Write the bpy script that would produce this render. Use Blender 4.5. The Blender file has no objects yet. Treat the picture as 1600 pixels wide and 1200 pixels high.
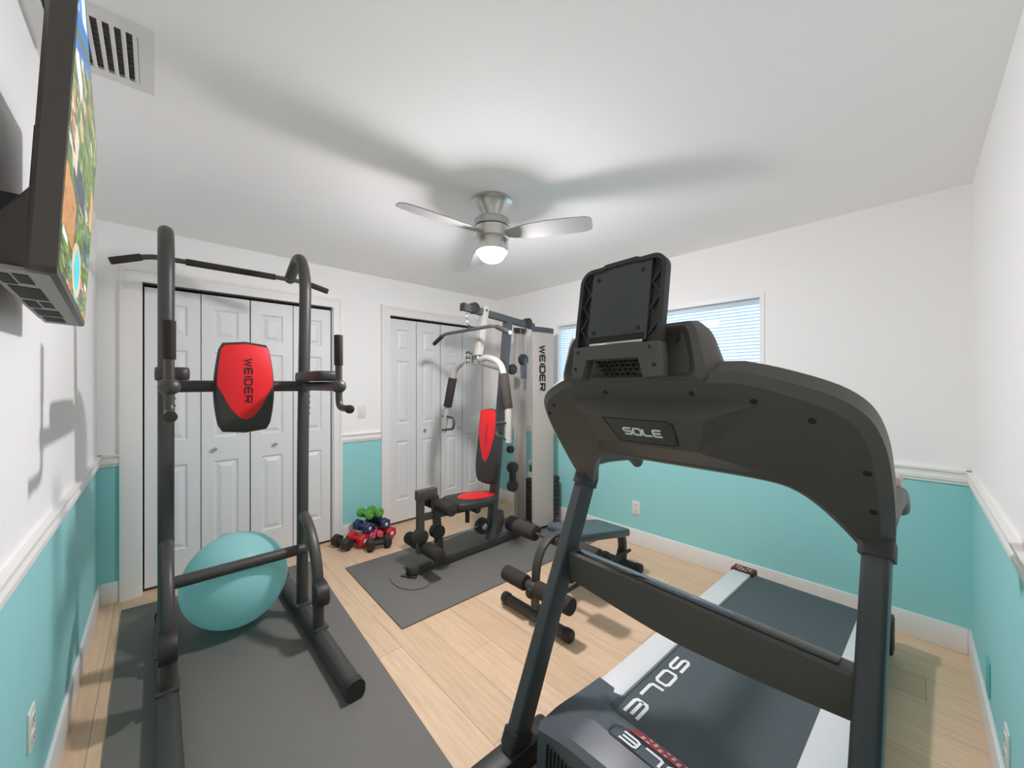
import bpy, bmesh, math, random
from mathutils import Vector, Matrix, noise

random.seed(7)
C = bpy.context.scene.collection
SC = bpy.context.scene
R = math.radians
PI = math.pi

# ------------------------------------------------------------------ camera, world, exposure
CAM_H = 1.39
cam_data = bpy.data.cameras.new('camera')
cam_data.sensor_width = 36.0
cam_data.sensor_fit = 'HORIZONTAL'
cam_data.lens = 36.0 * 590.0 / 1600.0
cam_data.shift_y = 2.0 / 1600.0
cam_data.clip_start = 0.02
cam = bpy.data.objects.new('camera', cam_data)
cam.location = (0, 0, CAM_H)
cam.rotation_euler = (R(90), 0, R(-43.3))
C.objects.link(cam)
SC.camera = cam

SC.view_settings.view_transform = 'Standard'
SC.view_settings.look = 'None'
SC.view_settings.gamma = 1.0
SC.view_settings.use_curve_mapping = False
SC.view_settings.exposure = 1.86

LAMP_STRENGTH = 145.0
SKY_STRENGTH = 0.60
world = bpy.data.worlds.new('daylight')
world.use_nodes = True
bg = world.node_tree.nodes['Background']
bg.inputs[0].default_value = (0.60, 0.82, 1.0, 1)
bg.inputs[1].default_value = SKY_STRENGTH
SC.world = world
SC.cycles.max_bounces = 14
SC.cycles.diffuse_bounces = 10
SC.cycles.glossy_bounces = 6
SC.cycles.sample_clamp_indirect = 6.0
SC.cycles.use_denoising = True

# ------------------------------------------------------------------ materials
def lin(c):
    return tuple(((v / 12.92) if v <= 0.04045 else ((v + 0.055) / 1.055) ** 2.4) for v in c)

def rgb(r, g, b):
    return lin((r / 255.0, g / 255.0, b / 255.0)) + (1.0,)

def mat(name, col, rough=0.5, metal=0.0, bump=0.0, bscale=60.0, vary=0.0, vscale=6.0, spec=0.5, coat=0.0, detail=2.0):
    m = bpy.data.materials.new(name)
    m.use_nodes = True
    nt = m.node_tree
    b = nt.nodes['Principled BSDF']
    b.inputs['Base Color'].default_value = col
    b.inputs['Roughness'].default_value = rough
    b.inputs['Metallic'].default_value = metal
    b.inputs['Specular IOR Level'].default_value = spec
    b.inputs['Coat Weight'].default_value = coat
    tc = nt.nodes.new('ShaderNodeTexCoord')
    if vary > 0:
        n = nt.nodes.new('ShaderNodeTexNoise')
        n.inputs['Scale'].default_value = vscale
        n.inputs['Detail'].default_value = 4
        nt.links.new(tc.outputs['Object'], n.inputs['Vector'])
        mix = nt.nodes.new('ShaderNodeMix')
        mix.data_type = 'RGBA'
        mix.inputs[6].default_value = tuple(v * (1 - vary) for v in col[:3]) + (1,)
        mix.inputs[7].default_value = tuple(min(1, v * (1 + vary)) for v in col[:3]) + (1,)
        nt.links.new(n.outputs['Fac'], mix.inputs[0])
        nt.links.new(mix.outputs[2], b.inputs['Base Color'])
    if bump > 0:
        n2 = nt.nodes.new('ShaderNodeTexNoise')
        n2.inputs['Scale'].default_value = bscale
        n2.inputs['Detail'].default_value = detail
        nt.links.new(tc.outputs['Object'], n2.inputs['Vector'])
        bp = nt.nodes.new('ShaderNodeBump')
        bp.inputs['Strength'].default_value = bump
        bp.inputs['Distance'].default_value = 0.002
        nt.links.new(n2.outputs['Fac'], bp.inputs['Height'])
        nt.links.new(bp.outputs['Normal'], b.inputs['Normal'])
    return m

WHITE_WALL = rgb(244, 244, 243)
TEAL = rgb(152, 215, 215)

def wall_material():
    """white above the chair rail, teal below: split by the height of the point on the wall"""
    m = mat('painted_wall', WHITE_WALL, 0.75, bump=0.15, bscale=220)
    nt = m.node_tree
    b = nt.nodes['Principled BSDF']
    g = nt.nodes.new('ShaderNodeNewGeometry')
    s = nt.nodes.new('ShaderNodeSeparateXYZ')
    nt.links.new(g.outputs['Position'], s.inputs[0])
    lt = nt.nodes.new('ShaderNodeMath')
    lt.operation = 'LESS_THAN'
    lt.inputs[1].default_value = 0.90
    nt.links.new(s.outputs['Z'], lt.inputs[0])
    mix = nt.nodes.new('ShaderNodeMix')
    mix.data_type = 'RGBA'
    mix.inputs[6].default_value = WHITE_WALL
    mix.inputs[7].default_value = TEAL
    nt.links.new(lt.outputs[0], mix.inputs[0])
    nt.links.new(mix.outputs[2], b.inputs['Base Color'])
    return m

def floor_material():
    m = mat('oak_planks', rgb(214, 186, 150), 0.42, spec=0.4)
    nt = m.node_tree
    b = nt.nodes['Principled BSDF']
    g = nt.nodes.new('ShaderNodeNewGeometry')
    sep = nt.nodes.new('ShaderNodeSeparateXYZ')
    nt.links.new(g.outputs['Position'], sep.inputs[0])
    def math_(op, a, b=None):
        n_ = nt.nodes.new('ShaderNodeMath')
        n_.operation = op
        nt.links.new(a, n_.inputs[0])
        if b is not None:
            if isinstance(b, float): n_.inputs[1].default_value = b
            else: nt.links.new(b, n_.inputs[1])
        return n_.outputs[0]
    row = math_('FLOOR', math_('DIVIDE', sep.outputs['X'], 0.19))
    shift = math_('MULTIPLY', math_('FRACT', math_('MULTIPLY', row, 0.618)), 1.22)
    comb = nt.nodes.new('ShaderNodeCombineXYZ')      # plank length along world Y, each row shifted
    nt.links.new(math_('ADD', sep.outputs['Y'], shift), comb.inputs[0])
    nt.links.new(sep.outputs['X'], comb.inputs[1])
    br = nt.nodes.new('ShaderNodeTexBrick')
    br.offset = 0.0
    br.inputs['Scale'].default_value = 1.0
    br.inputs['Brick Width'].default_value = 1.22
    br.inputs['Row Height'].default_value = 0.19
    br.inputs['Mortar Size'].default_value = 0.0011
    br.inputs['Mortar Smooth'].default_value = 0.2
    br.inputs['Bias'].default_value = 0.0
    br.inputs['Color1'].default_value = rgb(230, 201, 169)
    br.inputs['Color2'].default_value = rgb(218, 188, 156)
    br.inputs['Mortar'].default_value = rgb(150, 122, 92)
    nt.links.new(comb.outputs[0], br.inputs['Vector'])
    mp = nt.nodes.new('ShaderNodeMapping')
    mp.inputs['Scale'].default_value = (1.6, 26, 1)
    nt.links.new(comb.outputs[0], mp.inputs['Vector'])
    n = nt.nodes.new('ShaderNodeTexNoise')
    n.inputs['Scale'].default_value = 2.2
    n.inputs['Detail'].default_value = 7
    n.inputs['Roughness'].default_value = 0.62
    n.inputs['Distortion'].default_value = 0.7
    nt.links.new(mp.outputs[0], n.inputs['Vector'])
    cr = nt.nodes.new('ShaderNodeValToRGB')
    cr.color_ramp.elements[0].position = 0.30
    cr.color_ramp.elements[0].color = (0.80, 0.76, 0.73, 1)
    cr.color_ramp.elements[1].position = 0.62
    cr.color_ramp.elements[1].color = (1, 1, 1, 1)
    nt.links.new(n.outputs['Fac'], cr.inputs[0])
    mul = nt.nodes.new('ShaderNodeMix')
    mul.data_type = 'RGBA'
    mul.blend_type = 'MULTIPLY'
    mul.inputs[0].default_value = 0.8
    nt.links.new(br.outputs['Color'], mul.inputs[6])
    nt.links.new(cr.outputs[0], mul.inputs[7])
    nt.links.new(mul.outputs[2], b.inputs['Base Color'])
    bp = nt.nodes.new('ShaderNodeBump')
    bp.inputs['Strength'].default_value = 0.25
    bp.inputs['Distance'].default_value = 0.001
    nt.links.new(br.outputs['Fac'], bp.inputs['Height'])
    bp.invert = True
    nt.links.new(bp.outputs['Normal'], b.inputs['Normal'])
    return m

def mat_rubber(name, col):
    """rubber with a fine woven dimple"""
    m = mat(name, col, 0.62, spec=0.35)
    nt = m.node_tree
    b = nt.nodes['Principled BSDF']
    tc = nt.nodes.new('ShaderNodeTexCoord')
    v = nt.nodes.new('ShaderNodeTexVoronoi')
    v.inputs['Scale'].default_value = 95
    nt.links.new(tc.outputs['Object'], v.inputs['Vector'])
    bp = nt.nodes.new('ShaderNodeBump')
    bp.inputs['Strength'].default_value = 0.35
    bp.inputs['Distance'].default_value = 0.003
    nt.links.new(v.outputs['Distance'], bp.inputs['Height'])
    nt.links.new(bp.outputs['Normal'], b.inputs['Normal'])
    return m

def ball_material():
    m = mat('ball_vinyl', rgb(180, 240, 240), 0.33, spec=0.5)
    nt = m.node_tree
    b = nt.nodes['Principled BSDF']
    tr = nt.nodes.new('ShaderNodeBsdfTranslucent')
    tr.inputs[0].default_value = rgb(204, 248, 248)
    mx = nt.nodes.new('ShaderNodeMixShader')
    mx.inputs[0].default_value = 0.5
    nt.links.new(b.outputs[0], mx.inputs[1])
    nt.links.new(tr.outputs[0], mx.inputs[2])
    nt.links.new(mx.outputs[0], nt.nodes['Material Output'].inputs[0])
    tc = nt.nodes.new('ShaderNodeTexCoord')
    w = nt.nodes.new('ShaderNodeTexWave')
    w.bands_direction = 'Z'
    w.inputs['Scale'].default_value = 34
    w.inputs['Distortion'].default_value = 0.2
    nt.links.new(tc.outputs['Object'], w.inputs['Vector'])
    bp = nt.nodes.new('ShaderNodeBump')
    bp.inputs['Strength'].default_value = 0.10
    bp.inputs['Distance'].default_value = 0.001
    nt.links.new(w.outputs['Fac'], bp.inputs['Height'])
    nt.links.new(bp.outputs['Normal'], b.inputs['Normal'])
    return m

def emit_material(name, col, strength):
    m = bpy.data.materials.new(name)
    m.use_nodes = True
    nt = m.node_tree
    nt.nodes.clear()
    e = nt.nodes.new('ShaderNodeEmission')
    e.inputs[0].default_value = col
    e.inputs[1].default_value = strength
    o = nt.nodes.new('ShaderNodeOutputMaterial')
    nt.links.new(e.outputs[0], o.inputs[0])
    return m

def glass_material():
    m = bpy.data.materials.new('window_glass')
    m.use_nodes = True
    nt = m.node_tree
    nt.nodes.clear()
    t = nt.nodes.new('ShaderNodeBsdfTransparent')
    t.inputs[0].default_value = (0.97, 0.99, 1, 1)
    g = nt.nodes.new('ShaderNodeBsdfGlossy')
    g.inputs['Roughness'].default_value = 0.02
    f = nt.nodes.new('ShaderNodeFresnel')
    f.inputs[0].default_value = 1.45
    mx = nt.nodes.new('ShaderNodeMixShader')
    o = nt.nodes.new('ShaderNodeOutputMaterial')
    nt.links.new(f.outputs[0], mx.inputs[0])
    nt.links.new(t.outputs[0], mx.inputs[1])
    nt.links.new(g.outputs[0], mx.inputs[2])
    nt.links.new(mx.outputs[0], o.inputs[0])
    return m

def slat_material():
    m = mat('blind_slat', rgb(240, 242, 243), 0.5)
    nt = m.node_tree
    b = nt.nodes['Principled BSDF']
    tr = nt.nodes.new('ShaderNodeBsdfTranslucent')
    tr.inputs[0].default_value = (0.85, 0.9, 0.95, 1)
    mx = nt.nodes.new('ShaderNodeMixShader')
    mx.inputs[0].default_value = 0.35
    o = nt.nodes['Material Output']
    nt.links.new(b.outputs[0], mx.inputs[1])
    nt.links.new(tr.outputs[0], mx.inputs[2])
    nt.links.new(mx.outputs[0], o.inputs[0])
    return m

def screen_material():
    m = bpy.data.materials.new('screen_picture')
    m.use_nodes = True
    nt = m.node_tree
    b = nt.nodes['Principled BSDF']
    a = nt.nodes.new('ShaderNodeAttribute')
    a.attribute_name = 'picture'
    nt.links.new(a.outputs['Color'], b.inputs['Base Color'])
    nt.links.new(a.outputs['Color'], b.inputs['Emission Color'])
    b.inputs['Emission Strength'].default_value = 0.27
    b.inputs['Base Color'].default_value = (0, 0, 0, 1)
    b.inputs['Roughness'].default_value = 0.25
    nt.links.remove(b.inputs['Base Color'].links[0])
    return m

M = dict(
    wall=wall_material(),
    ceiling=mat('ceiling_paint', rgb(249, 249, 249), 0.85, bump=0.12, bscale=160),
    trim=mat('white_trim', rgb(236, 234, 231), 0.4),
    door=mat('white_door', rgb(228, 229, 230), 0.45, bump=0.04, bscale=40),
    floor=floor_material(),
    dark=mat('closet_shade', rgb(20, 20, 20), 0.9),  # shade of the closet interior put into the colour, so door gaps read dark
    black=mat('black_powder_coat', rgb(64, 62, 59), 0.42, bump=0.1, bscale=320, spec=0.5),
    blackmat=mat('black_vinyl', rgb(48, 46, 44), 0.5, bump=0.12, bscale=260),
    foam=mat('black_foam', rgb(54, 50, 47), 0.85, bump=0.3, bscale=420, spec=0.25),
    foambrown=mat('charcoal_foam', rgb(60, 55, 50), 0.85, bump=0.3, bscale=420, spec=0.25),
    plastic=mat('black_plastic', rgb(42, 41, 40), 0.5, bump=0.08, bscale=300),
    grey_steel=mat('graphite_steel', rgb(80, 84, 88), 0.42, metal=0.25, bump=0.05, bscale=300),
    red=mat('red_vinyl', rgb(222, 30, 38), 0.42, bump=0.1, bscale=300),
    silver=mat('silver_paint', rgb(186, 178, 171), 0.4, metal=0.1),
    lightsilver=mat('pale_silver_paint', rgb(184, 180, 174), 0.35, metal=0.25),
    chrome=mat('chrome', rgb(215, 215, 215), 0.15, metal=1.0),
    nickel=mat('brushed_nickel', rgb(196, 194, 190), 0.3, metal=0.9, bump=0.03, bscale=200),
    blade=mat('silver_blade', rgb(168, 168, 167), 0.45, metal=0.2),
    lamp=emit_material('lamp_glow', (1.0, 0.955, 0.985, 1), LAMP_STRENGTH),
    mat_rubber=mat_rubber('grey_rubber', rgb(112, 110, 105)),
    ball=ball_material(),
    glass=glass_material(),
    slat=slat_material(),
    frame=mat('window_vinyl', rgb(238, 239, 240), 0.4),
    plate=mat('outlet_plastic', rgb(226, 225, 220), 0.35),
    tealplate=mat('teal_plate', rgb(96, 184, 182), 0.5),
    slot=mat('slot_dark', rgb(35, 35, 35), 0.8),
    vent=mat('vent_enamel', rgb(226, 226, 224), 0.45),
    ventdark=mat('vent_duct', rgb(96, 94, 92), 0.9, vary=0.3, vscale=40),
    tv=mat('tv_plastic', rgb(74, 68, 65), 0.4, bump=0.06, bscale=300),
    tvgrey=mat('tv_back_plate', rgb(132, 131, 126), 0.5),
    screen=screen_material(),
    tm_body=mat('treadmill_charcoal', rgb(80, 77, 73), 0.48, bump=0.12, bscale=420),
    tm_metal=mat('treadmill_graphite', rgb(66, 69, 71), 0.4, metal=0.15, bump=0.08, bscale=380),
    tm_dark=mat('treadmill_black', rgb(46, 46, 46), 0.5, bump=0.08, bscale=350),
    tm_gloss=mat('gloss_black', rgb(24, 27, 31), 0.12, coat=0.5),
    tm_hood=mat('hood_plastic', rgb(80, 86, 93), 0.36, bump=0.08, bscale=420),
    tm_badge=mat('badge_plate', rgb(52, 62, 66), 0.4),
    belt=mat('treadmill_belt', rgb(82, 90, 94), 0.62, bump=0.2, bscale=500, spec=0.35),
    rail=mat('rail_aluminium', rgb(224, 225, 226), 0.38, metal=0.15, bump=0.05, bscale=150),
    letter_white=mat('white_ink', rgb(236, 238, 238), 0.5),
    letter_black=mat('black_ink', rgb(24, 22, 22), 0.5),
    letter_dark=mat('dark_red_ink', rgb(52, 10, 14), 0.5),
    redcap=mat('dark_red_label', rgb(96, 28, 32), 0.45),
    redlabel=mat('warning_label_red', rgb(150, 44, 52), 0.5),
    vinylblue=mat('bench_vinyl', rgb(64, 76, 84), 0.34, bump=0.08, bscale=260),
    green=mat('green_neoprene', rgb(86, 160, 62), 0.6),
    lime=mat('lime_neoprene', rgb(140, 196, 92), 0.6),
    blue=mat('navy_neoprene', rgb(44, 62, 96), 0.6),
    dbred=mat('red_neoprene', rgb(206, 34, 48), 0.55),
    pink=mat('pink_neoprene', rgb(226, 92, 120), 0.6),
    dbblack=mat('black_rubber', rgb(44, 42, 40), 0.6),
    tag=mat('white_tag', rgb(230, 230, 226), 0.5),
)

# ------------------------------------------------------------------ object helpers
MW = {}

def props(o, label=None, cat=None, group=None, kind=None):
    if label: o['label'] = label
    if cat: o['category'] = cat
    if group: o['group'] = group
    if kind: o['kind'] = kind
    return o

def thing(name, label, cat, loc=(0, 0, 0), rotz=0.0, group=None):
    o = bpy.data.objects.new(name, None)
    o.empty_display_size = 0.1
    o.location = loc
    o.rotation_euler = (0, 0, rotz)
    C.objects.link(o)
    MW[o] = Matrix.Translation(loc) @ Matrix.Rotation(rotz, 4, 'Z')
    return props(o, label, cat, group)

def build(name, bm, m, parent=None, origin=None, sharp=35, local=False, label=None, flat=False):
    """link the bmesh as ONE mesh object; vertices are in world space unless local"""
    bmesh.ops.recalc_face_normals(bm, faces=bm.faces)
    me = bpy.data.meshes.new(name)
    bm.to_mesh(me)
    bm.free()
    if flat:
        me.shade_flat()
    else:
        me.shade_smooth()
        me.set_sharp_from_angle(angle=R(sharp))
    for mm in (m if isinstance(m, (list, tuple)) else [m]):
        me.materials.append(mm)
    o = bpy.data.objects.new(name, me)
    C.objects.link(o)
    if parent is not None:
        if not local:
            me.transform(MW[parent].inverted())
        o.parent = parent
        MW[o] = MW[parent]
    else:
        org = Vector(origin) if origin is not None else Vector((0, 0, 0))
        if not local:
            me.transform(Matrix.Translation(-org))
        o.location = org
        MW[o] = Matrix.Translation(org)
    if label: o['label'] = label
    return o

def new():
    return bmesh.new()

def box(bm, c, s, rot=None, bev=0.0, seg=2):
    """box of size s centred at c, optional rotation matrix and rounded edges"""
    t = bmesh.new()
    bmesh.ops.create_cube(t, size=1.0)
    bmesh.ops.scale(t, vec=s, verts=t.verts)
    if bev > 0:
        bev = min(bev, min(s) * 0.49)
        bmesh.ops.bevel(t, geom=t.edges[:], offset=bev, segments=seg, affect='EDGES', profile=0.5)
    mtx = Matrix.Translation(c) @ (rot.to_4x4() if rot is not None else Matrix.Identity(4))
    merge(bm, t, mtx)

def box2(bm, lo, hi, bev=0.0):
    box(bm, [(a + b) / 2 for a, b in zip(lo, hi)], [abs(b - a) for a, b in zip(lo, hi)], bev=bev)

def merge(bm, t, mtx=None):
    vm = {}
    for v in t.verts:
        vm[v] = bm.verts.new(mtx @ v.co if mtx is not None else v.co)
    for f in t.faces:
        try:
            nf = bm.faces.new([vm[v] for v in f.verts])
            nf.material_index = f.material_index
        except ValueError:
            pass
    t.free()

def fillet(pts, rad, n=6):
    """round the corners of an open polyline"""
    pts = [Vector(p) for p in pts]
    out = [pts[0]]
    for i in range(1, len(pts) - 1):
        p, a, b = pts[i], pts[i - 1], pts[i + 1]
        r = rad[i] if isinstance(rad, (list, tuple)) else rad
        d1, d2 = (a - p), (b - p)
        l = min(r, d1.length * 0.48, d2.length * 0.48)
        s, e = p + d1.normalized() * l, p + d2.normalized() * l
        for k in range(n + 1):
            t = k / n
            out.append(s * (1 - t) ** 2 + p * 2 * t * (1 - t) + e * t * t)
    out.append(pts[-1])
    return out

def smooth_curve(pts, n=6):
    """Catmull-Rom through the points"""
    p = [Vector(q) for q in pts]
    p = [p[0] * 2 - p[1]] + p + [p[-1] * 2 - p[-2]]
    out = []
    for i in range(1, len(p) - 2):
        for k in range(n):
            t = k / n
            out.append(0.5 * ((2 * p[i]) + (p[i + 1] - p[i - 1]) * t + (2 * p[i - 1] - 5 * p[i] + 4 * p[i + 1] - p[i + 2]) * t * t
                              + (3 * p[i] - p[i - 1] - 3 * p[i + 1] + p[i + 2]) * t ** 3))
    out.append(p[-2])
    return out

def circle_prof(rx, ry=None, n=16):
    ry = rx if ry is None else ry
    return [(rx * math.cos(2 * PI * k / n), ry * math.sin(2 * PI * k / n)) for k in range(n)]

def rrect_prof(w, h, r, n=4):
    out = []
    r = min(r, w / 2 - 1e-5, h / 2 - 1e-5)
    for cx, cy, a0 in ((w / 2 - r, h / 2 - r, 0), (-w / 2 + r, h / 2 - r, 90), (-w / 2 + r, -h / 2 + r, 180), (w / 2 - r, -h / 2 + r, 270)):
        for k in range(n + 1):
            a = R(a0 + 90 * k / n)
            out.append((cx + r * math.cos(a), cy + r * math.sin(a)))
    return out

def sweep(bm, pts, prof, up=(0, 0, 1), scale=None, caps=True):
    """sweep a closed profile; profile x runs along the side vector (tangent x up), y along the up-ish vector"""
    pts = [Vector(p) for p in pts]
    rings = []
    up = Vector(up)
    prev_n = None
    for i, p in enumerate(pts):
        if i == 0: t = pts[1] - p
        elif i == len(pts) - 1: t = p - pts[i - 1]
        else: t = (pts[i + 1] - p).normalized() + (p - pts[i - 1]).normalized()
        t.normalize()
        if prev_n is None:
            side = t.cross(up)
            if side.length < 1e-4:
                side = t.cross(Vector((1, 0, 0)))
        else:
            side = prev_n - t * prev_n.dot(t)
        side.normalize()
        prev_n = side
        u = side.cross(t)
        k = scale[i] if scale is not None else 1.0
        rings.append([bm.verts.new(p + side * a * k + u * b * k) for a, b in prof])
    loft_verts(bm, rings, caps)

def loft_verts(bm, rings, caps=True, closed=True):
    n = len(rings[0])
    for a, b in zip(rings[:-1], rings[1:]):
        for k in range(n if closed else n - 1):
            k2 = (k + 1) % n
            bm.faces.new((a[k], a[k2], b[k2], b[k]))
    if caps:
        bm.faces.new(rings[0][::-1])
        bm.faces.new(rings[-1])

def loft(bm, rings, caps=True):
    loft_verts(bm, [[bm.verts.new(Vector(p)) for p in r] for r in rings], caps)

def tube(bm, pts, r, n=16, up=(0, 0, 1)):
    sweep(bm, pts, circle_prof(r, None, n), up)

def ellipsoid(bm, c, r, seg=24, rings=14):
    t = bmesh.new()
    bmesh.ops.create_uvsphere(t, u_segments=seg, v_segments=rings, radius=1.0)
    rr = (r, r, r) if not isinstance(r, (tuple, list)) else r
    merge(bm, t, Matrix.Translation(c) @ Matrix.Diagonal((*rr, 1)))

def axis_matrix(p, d, up=(0, 0, 1)):
    """matrix at p whose local Z is d"""
    z = Vector(d).normalized()
    x = Vector(up).cross(z)
    if x.length < 1e-4: x = Vector((1, 0, 0)).cross(z)
    if x.length < 1e-4: x = Vector((0, 1, 0)).cross(z)
    x.normalize()
    y = z.cross(x)
    return Matrix(((x.x, y.x, z.x, p[0]), (x.y, y.y, z.y, p[1]), (x.z, y.z, z.z, p[2]), (0, 0, 0, 1)))

def plane_matrix(p, x, y):
    """local X, Y given; Z is their cross product"""
    x = Vector(x).normalized()
    y = Vector(y)
    y = (y - x * y.dot(x)).normalized()
    z = x.cross(y)
    return Matrix(((x.x, y.x, z.x, p[0]), (x.y, y.y, z.y, p[1]), (x.z, y.z, z.z, p[2]), (0, 0, 0, 1)))

def lathe(bm, prof, mtx, n=32):
    """profile = list of (radius, height) along local Z"""
    rings = []
    for r, h in prof:
        rings.append([bm.verts.new(mtx @ Vector((r * math.cos(2 * PI * k / n), r * math.sin(2 * PI * k / n), h))) for k in range(n)])
    loft_verts(bm, rings, True)

def cyl(bm, p0, p1, r, n=24, bev=0.0):
    d = Vector(p1) - Vector(p0)
    L = d.length
    b = min(bev, L * 0.45, r * 0.9)
    prof = [(r, 0), (r, L)] if b <= 0 else [(r - b, 0), (r - b * 0.3, b * 0.3), (r, b), (r, L - b), (r - b * 0.3, L - b * 0.3), (r - b, L)]
    lathe(bm, prof, axis_matrix(p0, d), n)

def prism(bm, poly, mtx, d, bev=0.0, seg=2):
    """extrude a 2-D polygon along local Z from 0 to d"""
    t = bmesh.new()
    vs = [t.verts.new((x, y, 0)) for x, y in poly]
    f = t.faces.new(vs)
    r = bmesh.ops.extrude_face_region(t, geom=[f])
    bmesh.ops.translate(t, vec=(0, 0, d), verts=[v for v in r['geom'] if isinstance(v, bmesh.types.BMVert)])
    bmesh.ops.recalc_face_normals(t, faces=t.faces)
    if bev > 0:
        es = [e for e in t.edges if abs(e.verts[0].co.z - e.verts[1].co.z) < 1e-6]
        bmesh.ops.bevel(t, geom=es, offset=bev, segments=seg, affect='EDGES', profile=0.5)
    merge(bm, t, mtx)

def cushion(bm, poly, mtx, d, edge=0.012):
    """soft pad: polygon scaled through a rounded profile"""
    cx = sum(p[0] for p in poly) / len(poly)
    cy = sum(p[1] for p in poly) / len(poly)
    ext = max(max(abs(p[0] - cx), abs(p[1] - cy)) for p in poly)
    rings = []
    for k, (ins, h) in enumerate(((edge, 0), (edge * .3, d * .08), (0, d * .25), (0, d * .62), (edge * .35, d * .84), (edge, d * .95), (edge * 2.4, d))):
        s = 1 - ins / ext
        rings.append([mtx @ Vector((cx + (x - cx) * s, cy + (y - cy) * s, h)) for x, y in poly])
    loft(bm, rings)

# ---- stroke lettering: wide techno capitals as raised ribbons
GLYPH = {
    'S': [([(1, 1), (.14, 1), (0, .86), (0, .64), (.14, .5), (.86, .5), (1, .36), (1, .14), (.86, 0), (0, 0)], 0)],
    'O': [([(.15, 0), (0, .17), (0, .83), (.15, 1), (.85, 1), (1, .83), (1, .17), (.85, 0)], 1)],
    'L': [([(0, 1), (0, .14), (.14, 0), (1, 0)], 0)],
    'E': [([(1, 1), (.14, 1), (0, .86), (0, .14), (.14, 0), (1, 0)], 0), ([(0, .5), (.92, .5)], 0)],
    'W': [([(0, 1), (.24, 0), (.5, .85), (.76, 0), (1, 1)], 0)],
    'I': [([(0, 0), (0, 1)], 0)],
    'D': [([(0, 0), (0, 1), (.78, 1), (1, .78), (1, .22), (.78, 0)], 1)],
    'R': [([(0, 0), (0, 1), (.86, 1), (1, .88), (1, .58), (.86, .46), (0, .46)], 0), ([(.5, .46), (1, 0)], 0)],
    '.': [([(0, 0), (.12, 0)], 0)],
    '1': [([(.2, .8), (.5, 1), (.5, 0)], 0)],
    '0': [([(.15, 0), (0, .17), (0, .83), (.15, 1), (.85, 1), (1, .83), (1, .17), (.85, 0)], 1)],
}

def ribbon(bm, pts, w, d, mtx, closed):
    n = len(pts)
    P = [Vector((x, y, 0)) for x, y in pts]
    L, Rr = [], []
    for i in range(n):
        if closed:
            d0, d1 = (P[i] - P[i - 1]).normalized(), (P[(i + 1) % n] - P[i]).normalized()
        else:
            d0 = (P[i] - P[i - 1]).normalized() if i else (P[1] - P[0]).normalized()
            d1 = (P[i + 1] - P[i]).normalized() if i < n - 1 else d0
        n0, n1 = Vector((-d0.y, d0.x, 0)), Vector((-d1.y, d1.x, 0))
        m = (n0 + n1)
        m.normalize()
        k = min(1 / max(m.dot(n0), 0.35), 2.2)
        L.append(P[i] + m * w / 2 * k)
        Rr.append(P[i] - m * w / 2 * k)
    def put(p, z): return bm.verts.new(mtx @ Vector((p.x, p.y, z)))
    rings = [[put(L[i], 0), put(L[i], d), put(Rr[i], d), put(Rr[i], 0)] for i in range(n)]
    if closed:
        rings.append(rings[0])
        loft_verts(bm, rings, caps=False)
    else:
        loft_verts(bm, rings, caps=True)

def lettering(bm, text, mtx, height, width, gap, stroke, depth=0.0012):
    """text from local origin along +X, baseline y=0; width = letter width"""
    x = 0.0
    for ch in text:
        w = width
        if ch == 'I': w = 0.0
        if ch == 'W': w = width * 1.15
        if ch == '.': w = stroke
        if ch == ' ':
            x += width * .6
            continue
        for pts, closed in GLYPH[ch]:
            ribbon(bm, [(x + px * w, py * height) for px, py in pts], stroke, depth, mtx, closed)
        x += w + gap
    return x - gap

def text_len(text, width, gap, stroke):
    x = 0
    for ch in text:
        w = {'I': 0, 'W': width * 1.15, '.': stroke}.get(ch, width)
        x += w + gap
    return x - gap

# ------------------------------------------------------------------ room
XL, XR, YF, YB, HC = -0.27, 3.05, -0.21, 3.51, 2.43
T = 0.12
def struct(o):
    o['kind'] = 'structure'
    return o

bm = new(); box2(bm, (XL - T, YF - T, -0.1), (XR + T, YB + 0.75, 0)); struct(build('floor', bm, M['floor']))
bm = new(); box2(bm, (XL - T, YF - T, HC), (XR + T, YB + 0.75, HC + 0.1)); struct(build('ceiling', bm, M['ceiling']))
bm = new(); box2(bm, (XL - T, YF - T, 0), (XL, YB + 0.75, HC)); struct(build('wall_left', bm, M['wall']))
bm = new(); box2(bm, (XL, YF - T, 0), (XR, YF, HC)); struct(build('wall_front', bm, M['wall']))
# wall_right has the window opening
WY0, WY1, WZ0, WZ1 = 0.70, 2.56, 1.13, 2.03
bm = new()
box2(bm, (XR, YF - T, 0), (XR + T, WY0, HC))
box2(bm, (XR, WY1, 0), (XR + T, YB + 0.75, HC))
box2(bm, (XR, WY0, 0), (XR + T, WY1, WZ0))
box2(bm, (XR, WY0, WZ1), (XR + T, WY1, HC))
struct(build('wall_right', bm, M['wall']))
# wall_back has two closet openings
D1 = (-0.072, 1.138); D2 = (1.662, 2.852); DH = 2.075
bm = new()
for a, b in ((XL, D1[0]), (D1[1], D2[0]), (D2[1], XR)):
    box2(bm, (a, YB, 0), (b, YB + T, HC))
for a, b in (D1, D2):
    box2(bm, (a, YB, DH), (b, YB + T, HC))
struct(build('wall_back', bm, M['wall']))
bm = new(); box2(bm, (XL, YB + 0.70, 0), (XR, YB + 0.75, HC)); struct(build('wall_closet', bm, M['dark']))

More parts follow.
